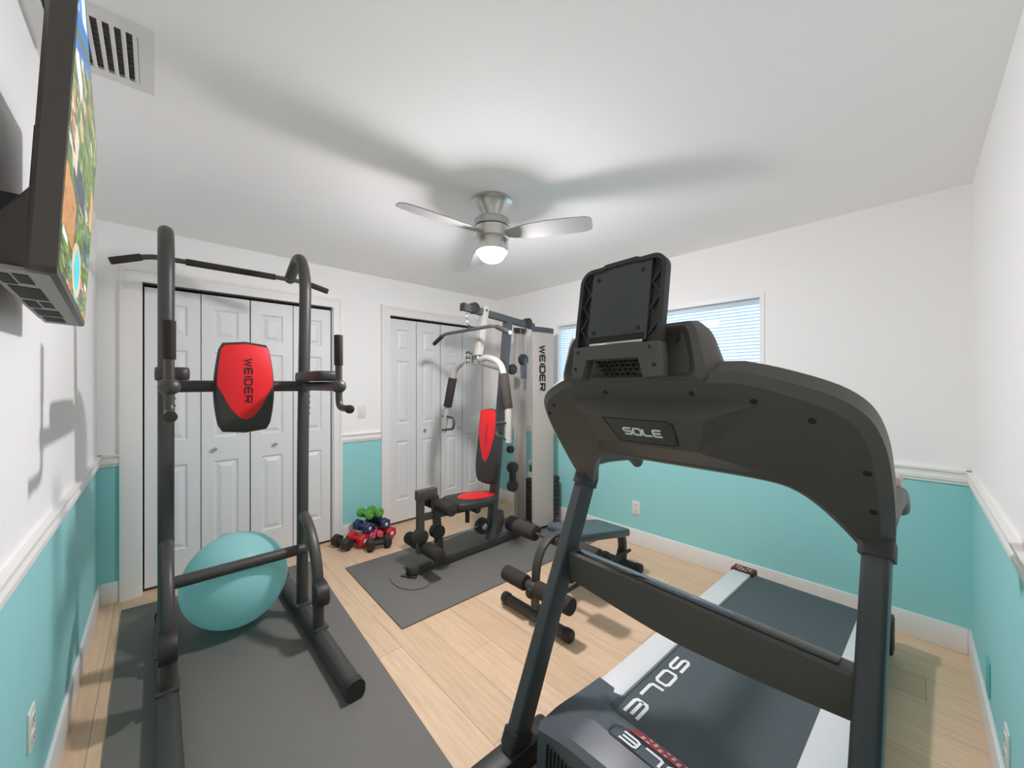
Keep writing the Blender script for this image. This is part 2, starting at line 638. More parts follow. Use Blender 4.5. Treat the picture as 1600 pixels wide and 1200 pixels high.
# baseboards
def board(name, lo, hi):
    b = new(); box2(b, lo, hi, bev=0.004)
    return struct(build(name, b, M['trim']))
BH, BT = 0.135, 0.014
board('baseboard_left', (XL, YF, 0), (XL + BT, YB, BH))
board('baseboard_right', (XR - BT, YF + BT, 0), (XR, YB - BT, BH))
board('baseboard_front', (XL + BT, YF, 0), (XR, YF + BT, BH))
bm = new()
box2(bm, (XL + BT, YB - BT, 0), (D1[0] - 0.1, YB, BH), bev=0.004)
box2(bm, (D1[1] + 0.075, YB - BT, 0), (D2[0] - 0.092, YB, BH), bev=0.004)
box2(bm, (D2[1] + 0.09, YB - BT, 0), (XR - BT, YB, BH), bev=0.004)
struct(build('baseboard_back', bm, M['trim']))

# chair rails: stepped moulding profile swept along the wall
def rail(name, runs, inward):
    b = new()
    prof = [(0, .872), (.010, .872), (.012, .884), (.018, .890), (.018, .905), (.012, .915), (.012, .928), (.022, .936), (.022, .946), (0, .946)]
    for a, e in runs:
        loft(b, [[Vector((p[0] + inward[0] * d, p[1] + inward[1] * d, z)) for d, z in prof] for p in (a, e)])
    return struct(build(name, b, M['trim'], sharp=25))
rail('trim_1', [((XL, YF), (XL, YB))], (1, 0))
rail('trim_2', [((XR, YF), (XR, YB))], (-1, 0))
rail('trim_3', [((XL, YF), (XR, YF))], (0, 1))
rail('trim_4', [((XL, YB), (D1[0] - 0.1, YB)), ((D1[1] + 0.075, YB), (D2[0] - 0.092, YB)), ((D2[1] + .09, YB), (XR, YB))], (0, -1))

# closet casings
def casing(name, x0, x1, wl, wr, wt):
    b = new()
    t = 0.016
    z1 = DH + wt
    for lo, hi in (((x0 - wl, YB - t, 0), (x0, YB + 0.02, z1)), ((x1, YB - t, 0), (x1 + wr, YB + 0.02, z1)), ((x0, YB - t, DH), (x1, YB + 0.02, z1))):
        box2(b, lo, hi)
    # raised outer bead
    for lo, hi in (((x0 - wl, YB - t - .008, 0), (x0 - wl + .02, YB - t + .002, z1)), ((x1 + wr - .02, YB - t - .008, 0), (x1 + wr, YB - t + .002, z1)),
                   ((x0 - wl + .02, YB - t - .008, z1 - .02), (x1 + wr - .02, YB - t + .002, z1))):
        box2(b, lo, hi)
    # jamb lining
    for lo, hi in (((x0 - .001, YB, 0), (x0 + .006, YB + T, DH)), ((x1 - .006, YB, 0), (x1 + .001, YB + T, DH))):
        box2(b, lo, hi)
    return struct(build(name, b, M['trim']))
casing('trim_5', D1[0], D1[1], 0.1, 0.072, 0.085)
casing('trim_6', D2[0], D2[1], 0.09, 0.085, 0.09)

def raised_panel(bm, x0, x1, z0, z1, y):
    """frame groove and raised field of a moulded door panel, front at -Y"""
    def ring(i, yy): return [(x0 + i, yy, z0 + i), (x1 - i, yy, z0 + i), (x1 - i, yy, z1 - i), (x0 + i, yy, z1 - i)]
    loft(bm, [ring(0, y + .001), ring(.010, y + .011), ring(.018, y + .011), ring(.044, y + .001)], caps=False)
    bm.faces.new([bm.verts.new(p) for p in ring(.044, y + .001)])

def leaf_mesh(x0, x1, y):
    b = new()
    z0, z1, th = 0.022, DH - 0.022, 0.032
    w = x1 - x0
    s = 0.075 * w / .3
    px0, px1 = x0 + s, x1 - s
    pz = [(0.235, 0.830), (1.005, 1.635), (1.735, 1.95)]
    # front skin with openings: stiles and rails
    def quad(a0, a1, c0, c1):
        b.faces.new([b.verts.new(p) for p in ((a0, y, c0), (a1, y, c0), (a1, y, c1), (a0, y, c1))])
    quad(x0, px0, z0, z1); quad(px1, x1, z0, z1)
    zs = [z0] + [v for p in pz for v in p] + [z1]
    for k in range(0, len(zs), 2):
        quad(px0, px1, zs[k], zs[k + 1])
    for a, c in pz:
        raised_panel(b, px0, px1, a, c, y)
    # sides and back
    box2(b, (x0, y + .0125, z0), (x1, y + th, z1))
    for lo, hi in (((x0, y, z0), (x0 + .002, y + th, z1)), ((x1 - .002, y, z0), (x1, y + th, z1)), ((x0, y, z1 - .002), (x1, y + th, z1)), ((x0, y, z0), (x1, y + th, z0 + .002))):
        box2(b, lo, hi)
    return b

def knob_mesh(x, z, y):
    b = new()
    lathe(b, [(.006, 0), (.006, .012), (.010, .014), (.015, .020), (.016, .026), (.012, .031), (.004, .033)], axis_matrix((x, y, z), (0, -1, 0)), 20)
    return b

def closet(name, x0, x1, k1, k2):
    d = bpy.data.objects.new(name, None)
    d.location = ((x0 + x1) / 2, YB, 0)
    C.objects.link(d)
    MW[d] = Matrix.Translation(d.location)
    d['kind'] = 'structure'
    g = 0.004
    w = (x1 - x0 - 0.024) / 4
    y = YB + 0.025
    for k in range(4):
        a = x0 + .012 + k * w
        lf = build('door_leaf', leaf_mesh(a + (.0006 if k != 2 else g / 2), a + w - (.0006 if k != 1 else g / 2), y), M['door'], d, flat=True)
        if k == 1: build('knob', knob_mesh(k1, 0.92, y), M['chrome'], lf)
        if k == 2: build('knob', knob_mesh(k2, 0.92, y), M['chrome'], lf)
    b = new()
    box2(b, (x0 + .006, y + .005, DH - .010), (x1 - .006, y + .03, DH - .001))
    build('track', b, M['slot'], d)
    return d
closet('door_1', D1[0], D1[1], 0.314, 0.70)
closet('door_2', D2[0], D2[1], 2.055, 2.50)

# ------------------------------------------------------------------ window and blind
win = bpy.data.objects.new('window_1', None)
win.location = (XR, (WY0 + WY1) / 2, WZ0)
C.objects.link(win)
MW[win] = Matrix.Translation(win.location)
win['kind'] = 'structure'
bm = new()
f = 0.028
x0, x1 = XR - .006, XR + T
for lo, hi in (((x0, WY0, WZ0), (x1, WY0 + f, WZ1)), ((x0, WY1 - f, WZ0), (x1, WY1, WZ1)), ((x0, WY0 + f, WZ1 - f), (x1, WY1 - f, WZ1)), ((x0, WY0 + f, WZ0), (x1, WY1 - f, WZ0 + f))):
    box2(bm, lo, hi)
build('window_frame', bm, M['frame'], win)
bm = new(); box2(bm, (XR + .018, WY0 + f, WZ0 + f), (XR + .022, WY1 - f, WZ1 - f)); build('pane', bm, M['glass'], win)
bm = new(); box2(bm, (XR - .035, WY0 - .03, WZ0 - .022), (XR + .01, WY1 + .03, WZ0), bev=.004); build('window_sill', bm, M['frame'], win)

bl = thing('window_blind', 'white horizontal slat blind filling the wide window', 'window blind', (XR + .065, (WY0 + WY1) / 2, WZ0 + f))
bm = new()
ys0, ys1 = WY0 + f + .006, WY1 - f - .006
n = 32
for k in range(n):
    z = WZ0 + f + .03 + k * 0.0245
    if z > WZ1 - f - .045: break
    a = R(-20)
    c, s = math.cos(a) * .0125, math.sin(a) * .0125
    xm = XR + .065
    loft(bm, [[(xm - c, y, z - s), (xm, y, z + .0022), (xm + c, y, z + s), (xm + c, y, z + s + .0006), (xm, y, z + .0030), (xm - c, y, z - s + .0006)] for y in (ys0, ys1)])
build('slats', bm, M['slat'], bl, sharp=60)
bm = new(); box2(bm, (XR + .045, ys0, WZ1 - f - .036), (XR + .088, ys1, WZ1 - f - .002), bev=.003); build('headrail', bm, M['frame'], bl)
bm = new(); box2(bm, (XR + .052, ys0, WZ0 + f + .002), (XR + .078, ys1, WZ0 + f + .016), bev=.004); build('bottom_rail', bm, M['frame'], bl)
for y in (ys0 + .14, (ys0 + ys1) / 2, ys1 - .14):
    for dx in (-.0135, .0135):
        bm = new(); cyl(bm, (XR + .065 + dx, y, WZ0 + f + .01), (XR + .065 + dx, y, WZ1 - f - .03), .0011, 6); build('ladder_cord', bm, M['frame'], bl)

# ------------------------------------------------------------------ ceiling fan
FX, FY = 1.38, 1.63
fan = thing('ceiling_fan', 'brushed nickel ceiling fan with three blades and a lit dome at room centre', 'ceiling fan', (FX, FY, HC))
zm = Matrix.Translation((FX, FY, 0))
bm = new()
lathe(bm, [(.112, HC), (.116, HC - .006), (.116, HC - .014), (.106, HC - .020), (.098, HC - .030), (.066, HC - .085), (.060, HC - .108), (.066, HC - .112)], zm, 48)
build('canopy', bm, M['nickel'], fan)
bm = new()
lathe(bm, [(.060, HC - .106), (.094, HC - .108), (.100, HC - .114), (.102, HC - .148), (.099, HC - .152)], zm, 48)
build('motor_housing', bm, M['nickel'], fan)
bm = new()
lathe(bm, [(.090, HC - .150), (.090, HC - .158)], zm, 48)
build('seam_ring', bm, M['slot'], fan)
bm = new()
lathe(bm, [(.092, HC - .156), (.100, HC - .158), (.098, HC - .215), (.093, HC - .220), (.090, HC - .222), (.092, HC - .226), (.090, HC - .289), (.086, HC - .290), (.079, HC - .277)], zm, 48)
build('blade_hub', bm, M['nickel'], fan)
bm = new()
lathe(bm, [(.0785, HC - .278), (.0785, HC - .288), (.074, HC - .307), (.063, HC - .324), (.046, HC - .338), (.024, HC - .346), (.002, HC - .348)], zm, 32)
build('lamp_dome', bm, M['lamp'], fan)
BZ = HC - .187
for deg in (-60, 60, 178):
    b = new()
    a = R(deg)
    rm = Matrix.Translation((FX, FY, BZ)) @ Matrix.Rotation(a, 4, 'Z') @ Matrix.Rotation(R(-13), 4, 'X')
    st = [(.085, -.020, .030), (.12, -.035, .045), (.20, -.055, .062), (.32, -.066, .068), (.44, -.064, .066), (.52, -.058, .062), (.548, -.046, .052), (.556, -.030, .036)]
    rings = []
    for x, y0, y1 in st:
        rings.append([rm @ Vector((x, y0, -.002)), rm @ Vector((x, (y0 + y1) / 2, .002)), rm @ Vector((x, y1, -.002)),
                      rm @ Vector((x, y1, -.008)), rm @ Vector((x, (y0 + y1) / 2, -.004)), rm @ Vector((x, y0, -.008))])
    loft(b, rings)
    build('blade', b, M['blade'], fan, sharp=50)

# ------------------------------------------------------------------ ceiling vent
vent = thing('ceiling_vent', 'white louvred air vent in the ceiling beside the television', 'air vent', (-.13, 1.69, HC))
vx0, vx1, vy0, vy1 = -0.255, -0.004, 1.53, 1.85
bm = new()
for lo, hi in (((vx0, vy0, HC - .012), (vx0 + .03, vy1, HC)), ((vx1 - .036, vy0, HC - .012), (vx1, vy1, HC)),
               ((vx0 + .03, vy0, HC - .012), (vx1 - .036, vy0 + .04, HC)), ((vx0 + .03, vy1 - .04, HC - .012), (vx1 - .036, vy1, HC))):
    box2(bm, lo, hi)
build('vent_frame', bm, M['vent'], vent)
bm = new(); box2(bm, (vx0 + .01, vy0 + .01, HC - .003), (vx1 - .01, vy1 - .01, HC - .001)); build('duct_backing', bm, M['ventdark'], vent)
k = 0
x = vx0 + .042
while x < vx1 - .04:
    b = new()
    box(b, (x, (vy0 + vy1) / 2, HC - .011), (.0105, vy1 - vy0 - .07, .002), rot=Matrix.Rotation(R(28), 3, 'Y'))
    build('louvre', b, M['vent'], vent)
    x += .0238
bm = new()
for k in range(10):
    y = vy0 + .05 + k * .0245
    box(bm, ((vx0 + vx1) / 2, y, HC - .006), (vx1 - vx0 - .06, .0015, .004))
build('cross_vanes', bm, M['ventdark'], vent)

# ------------------------------------------------------------------ television on the left wall
nb = Vector((-.1142, .9075, 1.5646)); fb = Vector((-.1575, 1.6874, 1.5646)); ft = Vector((-.1320, 1.6888, 2.0885))
TW = (fb - nb).length
e1 = (fb - nb).normalized()
g1 = (ft - fb); TH = g1.length; g1.normalize()
nrm = e1.cross(g1)                       # towards the wall or the room
if nrm.x < 0: nrm = -nrm                 # into the room
def tv(a, b, c):                         # a along width, b up, c behind the screen
    return nb + e1 * a + g1 * b - nrm * c
tvt = thing('television', 'flat black television tilted on the left wall showing an aerial town view', 'television', tv(TW / 2, 0, .05))
bm = new()
def rrect_ring(a0, a1, b0, b1, c, r=.012):
    return [tv((a0 + a1) / 2 + x, (b0 + b1) / 2 + y, c) for x, y in rrect_prof(a1 - a0, b1 - b0, r, 3)]
loft(bm, [rrect_ring(0, TW, 0, TH, -.002), rrect_ring(-.002, TW + .002, -.002, TH + .002, .004), rrect_ring(-.002, TW + .002, -.002, TH + .002, .024), rrect_ring(.006, TW - .006, .004, TH - .006, .030)])
build('bezel', bm, M['tv'], tvt)
bm = new()
loft(bm, [rrect_ring(.012, TW - .012, .001, .135, .029), rrect_ring(.03, TW - .03, .001, .115, .044), rrect_ring(.05, TW - .05, .001, .085, .066), rrect_ring(.06, TW - .06, .002, .070, .076)])
build('back_shell', bm, M['tv'], tvt)
# underside: grey port plate with dark recesses
def under(a0, a1, c0, c1, d0, d1):
    return [[tv(a, -d, c) for a, c in ((a0, c0), (a1, c0), (a1, c1), (a0, c1))] for d in (d0, d1)]
bm = new(); loft(bm, under(.02, TW - .02, .006, .070, -.003, .003)); pp = build('port_plate', bm, M['tvgrey'], tvt)
for a0, a1, c0, c1 in ((.05, .13, .03, .046), (.06, .15, .050, .066), (.17, .31, .028, .064), (.34, .42, .028, .044), (.34, .44, .048, .066), (.47, .58, .026, .064), (.61, .70, .028, .062)):
    b = new(); loft(b, under(a0, a1, c0, c1, .002, .0042)); build('port', b, M['slot'], pp)
# screen picture: aerial view of a green town, one colour per small cell
NXp, NYp = 90, 190
bm = new()
lay = bm.loops.layers.float_color.new('picture')
bx = .012
vg = [[bm.verts.new(tv(bx + (TW - 2 * bx) * i / NXp, bx + (TH - 2 * bx) * j / NYp, -.0026)) for i in range(NXp + 1)] for j in range(NYp + 1)]
def blob(s, h, cx, cy, rx, ry): return ((s - cx) / rx) ** 2 + ((h - cy) / ry) ** 2 < 1
def picture(s, h):
    t = h * .62 + (1 - s) * .38            # picture height
    q = noise.noise(Vector((s * 16, h * 90, 1.3)))
    q2 = noise.noise(Vector((s * 5, h * 22, 5.1)))
    if t > .90: return (238, 244, 252) if noise.noise(Vector((s * 2, h * 14, 9))) > -.05 else (64, 156, 226)
    if t > .865: return (30, 120, 200)
    if t > .85: return (92, 110, 50)
    if t > .825: return (26, 110, 190)
    if blob(s, h, .46, .13, .10, .085): return (40, 214, 226)
    if blob(s, h, .46, .13, .17, .11): return (226, 200, 176)
    if abs(s - .15) < .15 and abs(h - .25) < .10: return (206, 142, 56) if q > -.15 else (166, 104, 38)
    if abs(s - .13) < .11 and abs(h - .50) < .075 and q2 > -.3: return (228, 210, 188)
    if abs(s - .12) < .10 and abs(h - .735) < .035: return (244, 244, 248)
    if abs(s - .12) < .08 and abs(h - .83) < .03: return (244, 244, 248)
    if abs(s - .90) < .08 and abs(h - .62) < .09: return (228, 164, 86)
    if abs(s - .36) < .2 and abs(h - .42 - .1 * s) < .055 and q > -.2: return (30, 40, 86)
    if abs(s - .75) < .1 and abs(h - .33) < .06 and q > 0: return (36, 84, 130)
    ci, cj = math.floor(s * 5), math.floor(h * 26)
    rv = random.Random(ci * 131 + cj * 17)
    u = rv.random()
    fs, fh = s * 5 - ci, h * 26 - cj
    if u < .34 and .12 < fs < .7 and .15 < fh < .8:
        return rv.choice([(222, 110, 40), (206, 92, 36), (240, 240, 244), (120, 118, 124), (52, 56, 76), (222, 186, 140), (70, 190, 190), (84, 66, 60)])
    if q > .38 and q2 < 0: return (214, 206, 190)
    g = .5 + .75 * q + .3 * q2
    g = max(0, min(1, g))
    return (20 + 124 * g, 50 + 128 * g, 8 + 30 * g)
for j in range(NYp):
    for i in range(NXp):
        fcs = bm.faces.new((vg[j][i], vg[j][i + 1], vg[j + 1][i + 1], vg[j + 1][i]))
        col = rgb(*picture((i + .5) / NXp, (j + .5) / NYp))
        for lp in fcs.loops: lp[lay] = col
build('screen', bm, M['screen'], tvt)
# wall mount
mt = thing('television_mount', 'black steel wall bracket holding the tilted television', 'wall bracket', (XL, 1.25, 1.80))
bm = new(); box2(bm, (XL, 1.02, 1.66), (XL + .012, 1.56, 1.78), bev=.003); build('wall_plate', bm, M['plastic'], mt)
for a in (.12, .46):
    b = new(); sweep(b, [tv(a, .142, .0370), tv(a, .26, .0370)], rrect_prof(.034, .010, .002), up=nrm); build('tilt_rail', b, M['plastic'], mt)
    b = new()
    pa = tv(a + .1, .15, .044)
    box2(b, (XL + .012, pa.y - .015, pa.z - .02), (pa.x - .003, pa.y + .015, pa.z + .02), bev=.002)
    build('arm', b, M['plastic'], mt)

# ------------------------------------------------------------------ outlets and switch
def wall_plate(name, label, cat, p, nr, kind, w=.072, h=.118, m='plate', group=None):
    nr = Vector(nr)
    t = thing(name, label, cat, p)
    mx = plane_matrix(p, Vector((0, 0, 1)).cross(nr), (0, 0, 1))
    b = new(); prism(b, rrect_prof(w, h, .006), mx, .006, bev=.002); build('cover_plate', b, M[m], t)
    if kind == 'outlet':
        for dz in (-.025, .025):
            b = new(); prism(b, rrect_prof(.034, .030, .010), mx @ Matrix.Translation((0, dz, .0055)), .003); s = build('socket', b, M[m], t)
            b = new()
            for dx in (-.007, .007): prism(b, rrect_prof(.0025, .010, .0005), mx @ Matrix.Translation((dx, dz + .003, .0082)), .0008)
            prism(b, circle_prof(.0028, None, 10), mx @ Matrix.Translation((0, dz - .008, .0082)), .0008)
            build('slots', b, M['slot'], s)
    elif kind == 'switch':
        b = new(); prism(b, rrect_prof(.034, .068, .003), mx @ Matrix.Translation((0, 0, .0055)), .004, bev=.0012); build('rocker', b, M[m], t)
    return t
wall_plate('outlet', 'white double outlet on the teal wall under the window', 'outlet', (XR, 1.655, .322), (-1, 0, 0), 'outlet')
wall_plate('outlet', 'white outlet on the teal left wall beneath the television', 'outlet', (XL, 1.775, .385), (1, 0, 0), 'outlet')
wall_plate('outlet', 'white outlet low on the right edge teal wall', 'outlet', (1.98, YF, .235), (0, 1, 0), 'outlet')
wall_plate('blank_plate', 'teal painted blank plate low on the right edge wall', 'wall plate', (2.42, YF, .225), (0, 1, 0), 'blank', w=.08, h=.14, m='tealplate')
wall_plate('light_switch', 'white light switch between the two closets', 'light switch', (1.388, YB, 1.145), (0, -1, 0), 'switch')

# ------------------------------------------------------------------ floor mats and ball
def floor_mat(name, label, pts, th):
    b = new()
    cx, cy = sum(p[0] for p in pts) / 4, sum(p[1] for p in pts) / 4
    prism(b, pts, Matrix.Identity(4), th, bev=.002)
    o = build(name, b, M['mat_rubber'], origin=(cx, cy, 0))
    return props(o, label, 'floor mat', 'dark rubber equipment mats')
floor_mat('floor_mat', 'dark rubber mat under the power tower and ball', [(-.135, 1.02), (.775, 1.02), (.893, 3.24), (-.155, 3.33)], .010)
floor_mat('floor_mat', 'dark rubber mat under the multi gym', [(1.017, 1.99), (2.93, 1.935), (2.96, 2.90), (1.043, 2.945)], .010)

bm = new()
ellipsoid(bm, (0, 0, 0), .257, 64, 40)
o = build('exercise_ball', bm, M['ball'], local=True)
o.location = (.34, 2.70, .2665)
o.rotation_euler = (R(38), R(24), 0)
props(o, 'large teal inflatable exercise ball behind the power tower crossbar', 'exercise ball')
MW[o] = Matrix.Translation(o.location)
bm = new(); cyl(bm, (.2565, 0, 0), (.259, 0, 0), .009, 16); build('plug', bm, M['tag'], o, local=True)

# ------------------------------------------------------------------ power tower
TZ = 0.010
tower = thing('power_tower', 'tall black power tower with red backrest, dip handles and pull-up bar', 'power tower', (.335, 2.35, TZ))
LX, RX, PY = .035, .635, 2.50
for x in (LX, RX):
    b = new()
    sweep(b, [(x, 1.70, TZ + .043), (x, 2.97, TZ + .043)], rrect_prof(.076, .084, .034, 6)); bt = build('base_tube', b, M['black'], tower)
    for y0, y1 in ((1.668, 1.705), (2.965, 2.995)):
        b = new(); sweep(b, [(x, y0, TZ + .043), (x, y1, TZ + .043)], rrect_prof(.084, .090, .036, 6)); build('end_cap', b, M['plastic'], bt)
    b = new()
    path = fillet([(x, PY, TZ + .08), (x, PY - .01, 1.0), (x, 2.43, 2.02), (x, 2.56, 2.19), (x, 2.80, 2.08)], [0, .3, .14, .14, 0], 8)
    tube(b, path, .031, 20, up=(1, 0, 0)); up_ = build('upright', b, M['black'], tower)
    b = new(); box(b, (x, PY, TZ + .085), (.085, .10, .012), bev=.004); build('foot_bracket', b, M['black'], up_)
    # adjustment holes of the dip arm slide
    for k in range(5):
        b = new(); cyl(b, (x + .0302, PY - .035, 1.22 + k * .035), (x + .0335, PY - .036, 1.22 + k * .035), .005, 10); build('adjustment_hole', b, M['slot'], up_)
    # curved front brace
    b = new()
    path = smooth_curve([(x, PY - .03, .62), (x, 2.40, .60), (x, 2.30, .53), (x, 2.225, .42), (x, 2.195, .30), (x, 2.19, TZ + .08)], 6)
    sweep(b, path, rrect_prof(.058, .052, .02, 4), up=(1, 0, 0)); br = build('front_brace', b, M['black'], tower)
    b = new()
    poly = [(0, .0), (.03, .0)] + [(.045 + .058 * math.sin(a), .065 - .062 * math.cos(a)) for a in [R(q) for q in range(0, 181, 15)]] + [(.0, .13)]
    prism(b, [(-p[0], p[1]) for p in poly], plane_matrix((x - .032, 2.20, .215), (0, 1, 0), (0, 0, 1)), .064, bev=.006); build('step_pad', b, M['plastic'], br)
    b = new(); box(b, (x, 2.19, TZ + .085), (.08, .09, .012), bev=.004); build('foot_bracket', b, M['black'], br)
    # dip arm
    sx = 1 if x > .3 else -1
    b = new(); tube(b, [(x, PY - .02, 1.385), (x, 1.885, 1.385)], .024, 18, up=(1, 0, 0)); arm = build('dip_arm', b, M['black'], tower)
    b = new(); ellipsoid(b, (x, 1.88, 1.385), .033); build('ball_joint', b, M['black'], arm)
    b = new(); tube(b, [(x, 1.88, 1.40), (x, 1.885, 1.625)], .0155, 16, up=(1, 0, 0)); h = build('handle', b, M['black'], arm)
    b = new(); cyl(b, (x, 1.8825, 1.485), (x, 1.885, 1.63), .0195, 18, .003); build('foam_grip', b, M['foam'], h)
    b = new(); tube(b, fillet([(x, 1.88, 1.37), (x, 1.875, 1.285), (x, 1.735, 1.282)], .05), .0155, 16, up=(1, 0, 0)); h = build('lower_handle', b, M['black'], arm)
    b = new(); cyl(b, (x, 1.755, 1.282), (x, 1.732, 1.282), .0195, 18, .003); build('grip_cap', b, M['plastic'], h)
    b = new()
    cushion(b, [(px + x - .012 * sx, py + 2.20) for px, py in rrect_prof(.105, .44, .03)], Matrix.Translation((0, 0, 1.412)), .05, .010)
    build('arm_pad', b, M['blackmat'], arm)
b = new(); tube(b, [(LX, PY - .03, 1.385), (RX, PY - .03, 1.385)], .030, 18); build('upper_crossbar', b, M['black'], tower)
b = new(); tube(b, [(LX, 2.46, .43), (RX, 2.46, .43)], .030, 18); build('lower_crossbar', b, M['black'], tower)
bz, by = 2.075, 2.77
b = new(); tube(b, fillet([(-.165, by - .01, 2.015), (-.02, by, bz), (.70, by, bz), (.855, by - .01, 2.035)], .05), .0135, 14); pb = build('pull_up_bar', b, M['black'], tower)
for p0, p1 in (((-.17, by - .0105, 2.013), (-.055, by - .003, 2.061)), ((.72, by - .001, 2.070), (.86, by - .0105, 2.034)), ((.12, by, bz), (.55, by, bz))):
    b = new(); cyl(b, p0, p1, .0185, 16, .003); build('foam_grip', b, M['foam'], pb)
# backrest: black cushion, red shield panel, lettering
cx_, cy_, zb, zt = .337, 2.395, 1.155, 1.605
def barrel(z):
    t = (z - zb) / (zt - zb)
    return .104 + .026 * math.sin(PI * min(1, max(0, t)) ** .9)
pol = []
N = 14
for k in range(N + 1):
    z = zb + (zt - zb) * k / N
    pol.append((barrel(z) * (1 if 0 < k < N else .9), z - zb))
pol = pol + [(0.0, zt - zb + .012)] + [(-x, z) for x, z in pol[::-1]] + [(0.0, -.012)]
mx = plane_matrix((cx_, cy_ + .035, zb), (1, 0, 0), (0, 0, 1))    # local Z points to -Y (the viewer)
b = new(); cushion(b, pol, mx, .075, .016); pad = build('backrest', b, M['blackmat'], tower)
def pad_scale(p, s, c=(0, .225)): return [(c[0] + (x - c[0]) * s, c[1] + (y - c[1]) * s) for x, y in p]
shield = []
for k in range(N + 1):
    z = zb + (zt - zb) * k / N
    if z - zb < .235: continue
    shield.append((barrel(z) * (.93 if k < N else .84), z - zb - (0 if k < N else .014)))
v_ = [(.098, .190), (.070, .125), (.045, .088), (.022, .066)]
shield = [(0, .058)] + [(x, z) for x, z in v_[::-1]] + [(.120, .235)] + shield[1:] + [(0, .448)]
shield = shield + [(-x, z) for x, z in shield[-2:0:-1]]
b = new(); prism(b, shield, mx @ Matrix.Translation((0, 0, .066)), .0115, bev=.004); build('red_panel', b, M['red'], pad)
b = new()
L = text_len('WEIDER', .034, .012, .007)
lettering(b, 'WEIDER', plane_matrix((-.005 + cx_, cy_ + .035 - .0775, 1.525), (0, 0, -1), (1, 0, 0)), .030, .031, .0125, .0075)
build('lettering', b, M['letter_dark'], pad)
b = new(); box(b, (cx_, cy_ + .052, 1.385), (.12, .05, .10), bev=.006); build('backrest_bracket', b, M['black'], pad)
b = new(); box(b, (.63, 2.945, TZ + .088), (.03, .045, .003)); build('warning_tag', b, M['tag'], tower)

# ------------------------------------------------------------------ multi gym
GZ, GY = 0.010, 2.47
gym = thing('multi_gym', 'grey and black multi gym with red pads, press arms and weight stack', 'multi gym', (2.1, GY, GZ))
def bar(bm, p0, p1, w, h, up=(0, 0, 1), r=.004):
    sweep(bm, [p0, p1], rrect_prof(w, h, r, 2), up)
b = new()
D = [(1.245, 2.60), (1.215, 2.56), (1.196, 2.49), (1.196, 2.42), (1.215, 2.36), (1.26, 2.30), (1.33, 2.275), (1.375, 2.29), (1.405, 2.36), (1.405, 2.56), (1.38, 2.61), (1.31, 2.625)]
prism(b, D, Matrix.Translation((0, 0, GZ)), .008, bev=.002); build('front_foot_plate', b, M['mat_rubber'], gym)
b = new(); bar(b, (1.315, GY, GZ + .045), (2.90, GY, GZ + .045), .05, .055); beam = build('base_beam', b, M['black'], gym)
b = new(); bar(b, (1.305, GY, GZ + .045), (1.318, GY, GZ + .045), .056, .060); build('end_cap', b, M['plastic'], beam)
b = new(); bar(b, (1.285, GY + .05, GZ + .014), (1.345, GY - .05, GZ + .014), .03, .012); cyl(b, (1.345, GY - .025, GZ + .04), (1.345, GY - .04, GZ + .04), .012, 6); build('foot_bolts', b, M['black'], beam)
b = new(); bar(b, (2.86, 2.15, GZ + .03), (2.86, 2.79, GZ + .03), .05, .05); build('rear_foot', b, M['black'], gym)
b = new(); bar(b, (1.575, GY, GZ + .07), (1.525, GY, .56), .05, .05, up=(0, 1, 0)); build('front_post', b, M['black'], gym)
# leg developer
b = new(); box(b, (1.455, GY, .585), (.165, .056, .075), bev=.008); hd = build('leg_developer_head', b, M['black'], gym)
for x in (1.40, 1.51):
    b = new(); cyl(b, (x, GY - .032, .59), (x, GY + .032, .59), .010, 12); build('bolt', b, M['chrome'], hd)
b = new(); bar(b, (1.405, GY, .57), (1.405, GY, .165), .048, .048, up=(0, 1, 0)); lv = build('leg_lever', b, M['black'], gym)
for nm, x, z, r in (('upper_foam_roller', 1.535, .500, .047), ('lower_foam_roller', 1.432, .205, .047)):
    b = new(); cyl(b, (x, GY - .22, z), (x, GY + .22, z), .012, 12); rod = build('roller_rod', b, M['black'], gym)
    for s in (-1, 1):
        b = new(); cyl(b, (x, GY + s * .04, z), (x, GY + s * .225, z), r, 24, .01); build(nm, b, M['foam'], rod)
for x in (1.405, 1.548):
    b = new(); cyl(b, (x, GY - .036, .285), (x, GY + .036, .285), .052, 28, .005); build('pivot_disc', b, M['plastic'], gym)
b = new(); bar(b, (1.40, GY + .005, .42), (2.10, GY + .005, .385), .045, .045); sb = build('seat_beam', b, M['black'], gym)
b = new(); cyl(b, (1.81, GY - .03, .40), (1.81, GY - .03, .295), .018, 14, .004); build('seat_knob', b, M['plastic'], sb)
b = new(); cyl(b, (1.90, GY - .055, .38), (1.90, GY + .03, .38), .03, 16, .004); build('seat_pulley', b, M['plastic'], sb)
b = new()
seat = [(1.66, -.12), (1.70, -.145), (1.85, -.152), (2.0, -.13), (2.085, -.085), (2.11, -.03), (2.11, .03), (2.085, .085), (2.0, .13), (1.85, .152), (1.70, .145), (1.66, .12)]
sm = Matrix.Translation((0, GY, .425)) @ Matrix.Translation((1.88, 0, 0)) @ Matrix.Rotation(R(3), 4, 'Y') @ Matrix.Translation((-1.88, 0, 0))
cushion(b, seat, sm, .062, .016); st = build('seat', b, M['blackmat'], gym)
b = new()
red = [(1.735, 0), (1.76, -.045), (1.82, -.085), (1.90, -.108), (1.98, -.105), (2.05, -.078), (2.085, -.035), (2.085, .035), (2.05, .078), (1.98, .105), (1.90, .108), (1.82, .085), (1.76, .045)]
prism(b, red, sm @ Matrix.Translation((0, 0, .054)), .011, bev=.004); build('red_panel', b, M['red'], st)
